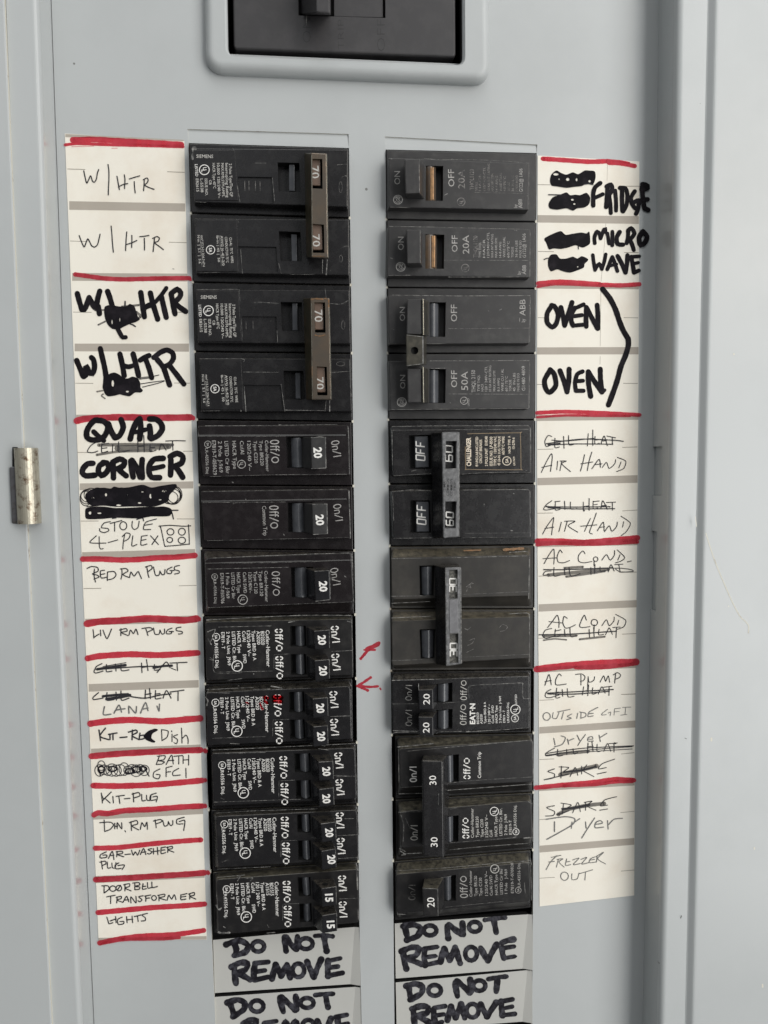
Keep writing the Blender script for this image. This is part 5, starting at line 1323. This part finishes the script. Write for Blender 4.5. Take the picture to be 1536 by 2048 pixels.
word(LS, 'R', 'thin pen BED RM PLUGS', '170,235 215,215 275,225 280,260 225,290 270,300 290,320 240,340; 245,240 240,300 255,370; 345,252 305,262 312,328 368,322; 308,295 348,287; 375,275 372,355; 375,270 440,265 460,300 430,335 372,350; 518,235 520,290 510,340; 505,240 560,235 580,260 530,295 590,325; 595,325 610,270 640,310 680,265 695,290 715,335; 768,215 778,280 790,325; 755,220 810,205 820,235 775,270; 835,220 855,300 890,300 900,260; 900,260 920,295 945,290 950,245; 1020,220 975,245 970,280 1010,285 1020,255; 1000,255 1040,255; 1095,205 1050,215 1045,245 1090,260 1090,280 1045,290', 12)
word(LS, 'R', 'thin pen LIV RM PLUGS', '230,845 236,890 238,930; 238,926 262,908 292,890; 304,850 308,908; 330,850 370,935 415,840; 510,835 508,905; 495,850 560,835 570,860 515,875 580,905; 590,900 605,850 635,885 660,840 680,895; 760,840 780,905; 720,835 800,825 825,845 775,870; 835,830 850,890 890,890 900,850; 900,850 920,890 945,880 945,840; 1020,830 975,850 965,885 1010,885 1020,860; 990,865 1035,865; 1110,820 1065,830 1065,855 1120,865 1120,885 1085,890', 12)
word(LS, 'R', 'first struck out CEIL HEAT', 'w30 iS ip 275,1242 400,1222 555,1200; w26 835,1228 930,1210 1020,1205; w14 260,1245 700,1215 1020,1212; 320,1185 265,1215 240,1265 260,1280 330,1260; 365,1195 365,1265 420,1260; 365,1225 410,1225; 455,1190 460,1260; 510,1185 515,1255 590,1248; w8 330,1215 560,1175; 715,1180 720,1275; 765,1145 780,1255; 715,1225 780,1215; 845,1195 845,1250 900,1245; 845,1220 890,1215; 870,1275 960,1170 1000,1225; 1000,1180 1170,1172; 1070,1180 1075,1255; w9 1010,1230 1060,1250', 12)
word(LS, 'R', 'struck out CEIL HEAT with LANAI below', '285,1475 230,1525 240,1545 330,1530; w30 330,1512 450,1500 580,1492; w32 365,1540 500,1522 600,1500; w15 550,1500 650,1522 760,1530 900,1500 1010,1488; 370,1475 370,1550 440,1545; 460,1470 465,1550; 510,1460 515,1550 590,1530; 755,1450 750,1535; 795,1435 805,1535; 750,1495 810,1485; 855,1455 855,1535 910,1530; 855,1490 900,1485; 930,1530 965,1455 1010,1530; 1000,1470 1140,1450; 1080,1460 1080,1555; ig w15 345,1615 335,1695 410,1690; ig w15 440,1680 490,1600 515,1670; ig w15 460,1650 550,1635; ig w15 590,1680 590,1610 655,1680 665,1615; ig w15 705,1680 755,1575 780,1655; ig w15 725,1640 780,1630; ig w15 870,1610 890,1660 895,1590', 13)
word(LS, 'R', 'pen KIT-REC Dish', '290,1850 305,1955; 355,1830 300,1910 385,1945; 400,1890 400,1945; 385,1893 470,1878; 430,1885 430,1945; 500,1925 570,1918; 625,1850 620,1945; 585,1870 660,1850 670,1875 620,1905 690,1945; 700,1880 695,1940 740,1935; 700,1905 740,1900; im B 735,1910 780,1860 850,1835 880,1850 825,1885 815,1930 855,1965 830,1975 765,1950; w11 915,1850 920,1955; w11 915,1845 980,1860 970,1920 920,1955; w11 1020,1890 1020,1965; w12 1015,1858 1018,1865; w11 1075,1895 1035,1915 1075,1945 1065,1985 1040,1975; w11 1115,1830 1120,1980; w11 1120,1935 1160,1900 1180,1940 1180,1985', 16)
lo = ' '.join('%d,%d,%d,%d' % (225 + 37 * i, 408 + random.randint(-8, 10), 48 + random.randint(-8, 8), 50 + random.randint(-12, 8)) for i in range(12))
word(LS, 'S', 'looped scribble beside BATH GFCI', 'w8 E ' + lo + ' 240,370,34,44; im w16 E 240,405,30,28 340,400,40,22 500,420,42,22 560,405,40,26 620,400,34,20; w12 200,370 225,420 230,465; w12 640,400 660,440 675,465; 770,280 740,360; 750,285 820,280 810,315 760,325 815,335 790,355 740,360; 830,360 880,275 895,355; 845,325 900,320; 900,285 980,278; 945,290 945,355; 985,285 985,350; 1035,275 1035,365; 985,320 1035,315; 775,400 720,430 715,475 760,490 775,455 740,450; 830,390 830,470; 830,390 885,375; 830,430 870,425; 945,395 895,425 895,460 960,455; 1010,395 1012,480', 10)
word(LS, 'S', 'pen KIT-PLUG', '240,620 245,660 250,710; 330,610 250,690; 275,670 320,710; w9 245,640 262,670 300,640; 345,650 350,710; 375,650 450,640; 400,650 408,715; 450,672 500,668; 530,620 535,700; 520,630 580,615 590,645 535,665; 608,632 612,690 642,686; 652,640 655,682 685,684 692,636; 740,620 690,640 685,685 735,680; 710,655 750,650 740,700', 11)
word(LS, 'S', 'pen DIN. RM PLUG', '265,865 270,970; 225,890 320,885 350,910 320,950 270,970; 362,895 362,945; 385,945 385,890 425,945 425,890; 360,925 390,920; 455,962 460,972; 510,880 515,960; 495,890 560,870 570,900 520,920 580,955; 595,950 610,890 635,925 655,885 660,950; 730,865 740,935; 715,875 780,860 790,880 740,900; 800,870 815,920 845,910 850,880; 850,880 870,915 890,905 890,870; 995,840 930,860 930,900 985,900; 950,880 1000,870 990,960', 11)
word(LS, 'S', 'pen GAR-WASHER PLUG', '285,1155 235,1180 230,1210 285,1205 290,1185 255,1185; 305,1215 340,1150 355,1225; 315,1190 355,1185; 385,1150 380,1200; 375,1155 430,1150 430,1170 385,1180 445,1200; 455,1180 505,1175; 515,1140 530,1185 550,1155 570,1185 590,1140; 595,1180 625,1125 645,1180; 605,1160 645,1155; 700,1125 665,1135 700,1155 680,1175 660,1170; 715,1125 715,1175; 750,1115 755,1180; 700,1155 770,1145; 785,1115 785,1170 825,1162; 785,1118 825,1110; 785,1140 820,1138; 845,1110 845,1160; 835,1115 885,1105 885,1125 845,1135 900,1158; 240,1240 250,1310; 225,1250 275,1240 280,1265 245,1280; 294,1248 298,1302 326,1298; 336,1258 342,1300 366,1300 374,1254; 400,1255 365,1280 375,1310 420,1305; 390,1280 450,1275 430,1315', 11)
word(LS, 'S', 'pen DOORBELL TRANSFORMER', '265,1465 265,1530; 245,1465 300,1465 310,1495 265,1530; E 345,1490,28,25 400,1485,25,25; 385,1505 415,1460; 455,1450 455,1510; 443,1455 495,1445 495,1470 455,1485 510,1510; 545,1435 545,1500; 525,1440 580,1435 590,1455 545,1470 590,1475 585,1495 545,1500; 620,1445 615,1495 650,1490; 618,1470 645,1468; 660,1435 665,1485 695,1480; 700,1430 705,1480 750,1470; 290,1565 365,1550; 325,1560 325,1625; 385,1565 380,1620; 375,1570 420,1560 420,1580 385,1595 435,1615; 440,1610 470,1560 490,1610; 455,1595 490,1590; 510,1620 510,1565 555,1620 555,1560; 620,1555 580,1565 610,1590 590,1610 575,1600; 645,1560 645,1605; 635,1558 690,1548; 645,1580 680,1575; E 720,1575,22,22; 765,1550 765,1600; 755,1552 815,1540 815,1560 770,1575 830,1595; 840,1595 855,1550 880,1585 905,1545 920,1590; 965,1545 965,1590 1010,1585; 965,1548 1020,1535; 965,1567 1010,1560; 1045,1535 1045,1585; 1035,1540 1085,1525 1085,1550 1045,1560 1100,1585', 11)
word(LS, 'S', 'pen LIGHTS', '290,1750 300,1780 310,1810 345,1800; 320,1785 375,1765; 370,1745 375,1800; 430,1750 390,1770 395,1815 440,1810 445,1790 410,1790; 470,1745 475,1800; 520,1740 525,1800; 470,1775 525,1768; 540,1745 600,1730; 570,1740 575,1790; 660,1715 610,1730 640,1755 640,1780 605,1785', 11)

RS = strip('cream paper label strip right of the breakers, handwritten from FRIDGE to FREZZER OUT',
    [(1075.5, 311), (1278.7, 322.8), (1277.8, 600), (1276.5, 850), (1274, 1120), (1271, 1335), (1268.5, 1791), (1079, 1813), (1078, 1550), (1077, 1335), (1075, 1120), (1073.8, 850), (1074.6, 600)],
    [('T', 84, (714, 795), 1194, (725, 810)), ('T', 82, (1470, 1520), 1194, (1490, 1528)), ('U', 80, (794, 872), 1190, (790, 870)), ('U', 78, (1535, 1602), 1188, (1540, 1588)), ('V', 82, (746, 826), 1180, (715, 798)), ('V', 86, (1440, 1506), 1178, (1410, 1482)),
     ('W', 94, (706, 786), 1170, (659, 738)), ('W', 100, (1398, 1455), 1166, (1345, 1402)), ('X', 72, (557, 608), 814, (506, 560)), ('X', 72, (1020, 1052), 808, (985, 1008)), ('X', 74, (1474, 1527), 806, (1414, 1466))],
    [('T', '85,380 220,382; 1040,397 1205,397; 90,1112 260,1115; 1035,1125 1190,1127; w3 850,160 845,340; w3 838,720 815,1050 780,1440'), ('U', '90,468 165,470; 1030,468 1185,470; 80,1200 140,1202; 1025,1188 1180,1190; w3 778,180 770,780; w3 770,890 768,980'),
     ('V', '85,432 255,428; 1015,410 1175,405; 85,1132 250,1130; 1015,1107 1175,1098'), ('W', '95,397 180,394; 980,355 1168,352; 95,1078 200,1075; 1010,1033 1165,1027; 1000,1695 1155,1690'),
     ('X', 'w4 75,350 185,345; w4 705,305 815,300; w4 75,808 185,803; w4 705,765 805,755; w4 75,1272 130,1268; w4 700,1218 805,1208; w4 75,1725 190,1718; w4 705,1670 805,1662')])
for fr, s, w in (('T', 'w40 142,95 400,112 650,128 855,122; w36 865,140 1000,148 1150,175; w16 870,110 1000,122 1090,140', 40), ('T', 'w34 86,1462 300,1442 500,1450 770,1470; w22 86,1500 300,1472 770,1490; w38 775,1478 1000,1485 1200,1472', 40),
    ('U', 'w34 80,1512 350,1500 600,1505 900,1518 1205,1535; w22 80,1560 400,1540 800,1545 1100,1545', 30), ('V', 'w48 82,1438 350,1440 600,1452 900,1428 1180,1402; w30 82,1478 300,1465 700,1472 1180,1448', 40),
    ('W', 'w58 75,1418 300,1390 600,1362 900,1345 1165,1338; w32 500,1400 700,1402 850,1396 1140,1360', 50), ('X', 'w28 48,1026 250,1005 500,982 660,960 805,968; w20 260,1012 500,1002 650,982 790,978', 28)):
    red(RS, fr, s, w)
word(RS, 'T', 'thick marker FRIDGE beside two blotted out words', 'B 220,340 235,270 290,225 340,250 400,270 470,245 530,265 600,225 650,225 710,235 720,300 690,380 620,370 570,395 480,405 400,415 300,400 240,390 / 285,266,32,14 / 320,320,8,9 / 415,322,20,18 / 512,325,10,18 / 655,342,14,14; B 205,590 250,520 330,490 400,465 440,495 500,490 550,495 620,470 660,520 650,590 600,630 520,640 470,665 400,640 300,655 220,640 / 466,545,17,11 / 488,592,14,10; ip w11 205,490 340,492; ip w10 600,375 650,370 692,380; 772,362 715,410 695,480 695,608; w40 700,528 745,510 798,485; 852,392 845,520 836,625; 842,400 890,378 903,430 870,490; w42 870,500 882,600 888,690; w40 935,445 945,560 945,665; 1012,425 1010,550 1016,670; w42 988,415 1050,422 1070,500 1060,600 1022,675; w42 1150,452 1110,520 1120,590 1155,640; 1120,590 1190,550 1188,640 1165,698; w48 1235,375 1290,388 1292,420 1225,432; 1228,405 1240,520 1255,630; w48 1258,640 1298,658; w46 1225,545 1292,540', 44, 'm')
word(RS, 'T', 'thick marker MICRO WAVE beside two blotted out words', 'B 160,970 250,920 340,890 390,930 460,920 560,905 620,915 650,895 660,960 655,1030 580,1070 500,1045 420,1070 340,1085 260,1080 210,1090 180,1020; B 200,1200 230,1150 290,1145 330,1190 400,1190 470,1170 520,1190 570,1165 640,1200 600,1250 590,1290 520,1320 440,1345 360,1330 300,1310 230,1330 200,1270 / 525,1281,8,7; ip w10 155,1202 185,1188 210,1186; ip w10 530,1060 532,1085; w38 712,1022 708,960 735,892 765,920 775,970; w38 775,970 800,900 826,858 828,900; w36 850,915 860,970 868,1025; w38 905,895 905,970 903,1045; 985,900 952,960 962,1030 1022,1038; w42 1078,880 1075,960 1062,1020; w42 1075,890 1110,856 1146,915 1098,985; w42 1098,985 1122,1040 1140,1098; w50 1235,895 1198,960 1212,1045 1260,1015 1285,950 1240,892; w36 690,1152 702,1240 715,1318; w36 715,1315 745,1260 765,1245 790,1308; w36 790,1305 815,1230 832,1145; w38 850,1308 880,1230 905,1172; w38 905,1172 935,1250 960,1328; w34 870,1272 950,1252; 962,1162 1010,1250 1050,1345; 1050,1340 1065,1250 1070,1155; 1112,1172 1128,1260 1142,1345; w38 1112,1172 1200,1166; w36 1125,1252 1188,1236; w42 1142,1345 1195,1322', 44, 'm')
word(RS, 'U', 'thick marker OVEN', '242,335 190,420 190,520 245,572 290,530 310,430 270,340 238,332; 340,355 365,460 382,555; 382,555 408,470 440,370 462,300; w40 590,322 540,345 495,365; 495,360 455,430 455,510 475,555; w40 475,555 585,545; w40 480,452 570,440; 620,362 615,470 618,565; 618,352 680,470 740,585; 738,330 745,430 745,588', 48, 'm')
word(RS, 'U', 'thick marker OVEN with a long slanted bracket', '225,1040 162,1150 172,1240 215,1290 285,1212 268,1090 222,1036; 330,1050 380,1180 408,1285; 408,1280 428,1150 430,1032; w42 578,1058 520,1088 495,1180 505,1268; w42 505,1270 588,1270; w40 505,1165 582,1160; 640,1072 645,1200 668,1332; 640,1060 710,1170 790,1285; 772,1032 775,1150 790,1265; w36 790,1290 820,1262; w54 798,155 880,260 940,380 980,500 1020,600 1078,700; w54 1078,700 1080,770 1050,880 1000,1000 960,1150 920,1270 862,1425', 50, 'm')
word(RS, 'V', 'first struck out CEIL HEAT with AIR HAND', '240,290 200,280 165,340 180,400 240,380; 275,310 275,410 325,405; 275,350 320,345; 370,290 375,420; 425,280 430,380 490,375; w13 180,370 550,320 900,330 1025,343; w13 200,385 500,372 910,375; w11 240,330 400,340 700,310; 640,260 630,395; 690,220 690,390; 630,320 700,315; 715,290 715,370 760,365; 715,330 755,325; 780,370 815,285 850,390; 790,340 840,335; 845,285 940,305; 905,300 905,380; w16 200,380 330,365; 125,685 180,570 235,480 245,530 225,675; 130,630 240,605; 305,560 295,655; 350,560 330,665; 330,560 400,560 350,590 445,675; 600,490 580,580 555,670; 680,460 650,560 630,665; 560,590 690,570; 680,645 760,540 775,630; 710,600 790,590; 795,630 840,575 870,640 930,590 940,545; 1000,570 975,635; 960,520 1050,560 1030,640 950,675', 10)
word(RS, 'V', 'second struck out CEIL HEAT with AIR HAND', '240,995 180,1040 150,1090 200,1095 330,1070; 280,1005 280,1095 330,1090; 275,1005 330,1000; 380,1000 385,1090; 445,1010 450,1085 515,1080; 585,1010 590,1110 600,1100; 650,970 650,1100; 590,1060 650,1050; 695,1000 695,1080 745,1075; 695,1005 760,998; 695,1040 740,1035; 780,1080 800,995 850,1090; 785,1050 840,1045; 840,1015 940,1010; 905,1015 905,1100; w13 180,1060 500,1065 880,1060; w13 200,1072 500,1085 930,1082; w11 180,1055 330,1075; w10 800,1050 880,1065; 140,1360 190,1270 260,1180 250,1260 238,1370; 165,1300 260,1285; 345,1230 318,1335; 410,1220 380,1330; 380,1220 495,1220 420,1270 525,1340; 665,1190 630,1260 600,1330; 730,1130 690,1240 655,1340 685,1360; 555,1275 735,1260; 740,1325 805,1230 815,1325; 760,1290 820,1280; 820,1335 870,1270 900,1330 950,1280 960,1230; 1030,1225 1015,1285; 1000,1165 1100,1240 1060,1330 1000,1380', 10)
word(RS, 'W', 'AC COND above a smeared CEIL HEAT', '155,260 205,170 260,100 268,180 262,265; 145,205 300,195; 355,140 330,110 300,180 310,240 370,250 435,225; 605,150 580,120 535,170 535,230 590,250 680,235; E 722,210,25,25; 705,225 705,285; 790,220 840,160 880,220 925,170 930,115; 990,160 965,220; 960,110 1040,190 1000,230 940,250; is w30 385,308 480,300 580,295; is w44 200,385 400,365 700,335 860,322; is w30 400,402 600,375 820,342; 235,340 170,345 145,385 200,380; 265,300 265,395 330,385; 375,300 385,385; 430,300 450,395 550,370; 670,300 670,380; 715,270 710,370; 770,295 775,345 830,335; 860,350 890,270 925,340; 930,270 1020,265; 975,270 990,350; 860,310 1000,310 1110,325 1130,345 1000,350 940,320; w14 150,325 380,325 900,305; is w14 1070,240 1110,230', 10)
word(RS, 'W', 'AC COND above a struck CEIL HEAT', '195,960 250,890 300,825 320,890 318,960; 210,895 350,910; 410,860 375,840 362,910 390,965 440,960 500,930; 620,880 595,825 545,940 580,960 660,950; E 708,905,35,35; 705,930 705,1000; 790,940 840,875 870,940 920,890 925,845; 975,880 960,930; 940,815 1050,880 1030,950 960,980; 240,970 170,990 140,1050 180,1080 280,1050; 280,980 275,1060 330,1050; 275,1000 340,985; 380,980 385,1060; 440,970 450,1060 520,1045; 650,980 655,1070; 700,960 705,1060; 640,1025 830,1005; 760,980 755,1040 810,1035; 830,1040 870,965 905,1035; 910,960 990,955; 950,960 945,1070; w14 100,1040 500,1030 950,1000; is w28 150,1058 510,1050; is w20 150,1100 270,1085 400,1095; is w26 545,1090 820,1060', 10)
word(RS, 'W', 'AC PUMP above a struck CEIL HEAT', '165,1595 210,1475 235,1590; 165,1555 235,1540; 345,1490 320,1470 285,1530 290,1590 400,1580; 560,1480 560,1590; 500,1475 570,1470 605,1500 590,1540 555,1550; 640,1500 650,1560 700,1540 710,1500; 640,1500 635,1600 635,1660; 770,1560 810,1490 830,1550 860,1490 875,1560; 940,1470 930,1570; 915,1480 960,1455 995,1480 980,1510 930,1530; 230,1640 180,1670 170,1720 220,1730 320,1700; 295,1625 285,1730 330,1725; 290,1670 320,1668; 355,1640 360,1715; 410,1630 420,1720 485,1715; 590,1610 575,1700; 645,1590 635,1710; 580,1660 640,1650; 690,1620 685,1690 730,1680; 750,1690 790,1610 825,1680; 805,1615 900,1605; 870,1610 868,1705; w14 190,1680 500,1665 915,1640; w14 200,1690 500,1690 870,1660', 10)
word(RS, 'X', 'faint pen OUTSIDE GFI', 'E 130,475,28,30; 180,445 175,485 205,490 225,445; 215,440 310,420; 260,440 245,495; 325,455 290,475 320,488 285,500; 370,450 362,490; 395,445 395,485; 385,440 430,450 430,475 390,490; 525,405 460,440 450,475 490,470; 455,455 490,450; w5 600,420 560,450 555,465 590,460; w5 605,450 625,440 620,470; w5 655,415 650,465; w5 655,415 700,410; w5 650,440 690,436; w5 740,405 735,460; w5 715,405 780,402; w5 700,465 750,458', 7, 'g')
word(RS, 'X', 'Dryer written over a struck CEIL HEAT', 'ig w8 185,645 195,695; ig w8 240,625 275,640 250,690 190,710; ig w8 290,650 300,690; ig w8 295,665 340,645; ig w8 365,620 385,660; ig w8 430,615 395,660 370,700; ig w8 450,650 485,650 480,630 450,640 450,665 490,665; ig w8 535,620 545,670; ig w8 540,640 595,605; w7 120,775 450,735 790,708; w8 120,762 400,722 800,702; w6 450,748 790,726; is w30 210,768 330,755 450,745; 450,680 445,760; 480,670 488,740; 445,710 490,705; 520,690 520,745 555,740; 570,745 600,685 625,745; 610,685 675,680; 650,685 650,750; 190,720 130,755 125,780 200,770; 215,730 215,780 255,775; 285,730 285,770; 335,725 340,765 370,755; im w12 655,680 662,684', 7)
word(RS, 'X', 'first smeared SPARE', '190,880 140,900 190,920 180,950 110,965; 245,860 240,950; 225,865 300,870 260,900; 310,940 350,870 370,930; 400,860 400,920; 400,900 440,850; 400,890 495,940; 655,805 560,840 530,880 590,870; 520,920 590,905; is w40 235,925 400,885 515,858; w14 260,905 400,890 510,862; w8 110,965 300,920', 7)
word(RS, 'X', 'second smeared SPARE with Dryer below', '190,1165 130,1180 190,1210 180,1240 120,1245; 260,1150 250,1230; 240,1145 320,1160 270,1190; 330,1220 370,1140 390,1210; 430,1140 430,1200; 420,1140 480,1130 440,1165 510,1200; 670,1095 580,1120 545,1165 600,1160; 540,1200 600,1190; is w34 220,1232 300,1192 450,1162 575,1148; w18 250,1190 350,1180 460,1158; w8 205,1235 300,1205; ig w10 190,1290 190,1365; ig w10 125,1270 270,1250 345,1265 330,1310 230,1370 130,1425; ig w9 325,1290 320,1340; ig w9 320,1310 385,1265; ig w9 430,1290 435,1340; ig w9 500,1260 460,1320 400,1415; ig w9 500,1310 560,1300 545,1280 510,1295 505,1335 570,1330; ig w9 600,1280 605,1345; ig w9 610,1310 650,1270 715,1262', 7)
word(RS, 'X', 'pen FREZZER OUT', '210,1550 160,1600 125,1660; 165,1565 240,1548; 145,1600 190,1595; 220,1580 205,1640; 210,1580 255,1575 225,1600 265,1640; 285,1575 275,1625 315,1620; 280,1600 310,1595; 330,1585 380,1570 335,1620 390,1612; 395,1580 440,1565 400,1615 455,1605; 505,1560 470,1575 460,1605 510,1600; 470,1585 500,1580; 520,1560 515,1600; 510,1560 570,1525 525,1575 585,1615; E 268,1710,30,32; 325,1690 325,1735 365,1730 380,1685; 385,1690 485,1660; 430,1680 425,1740', 6.5, 'g')
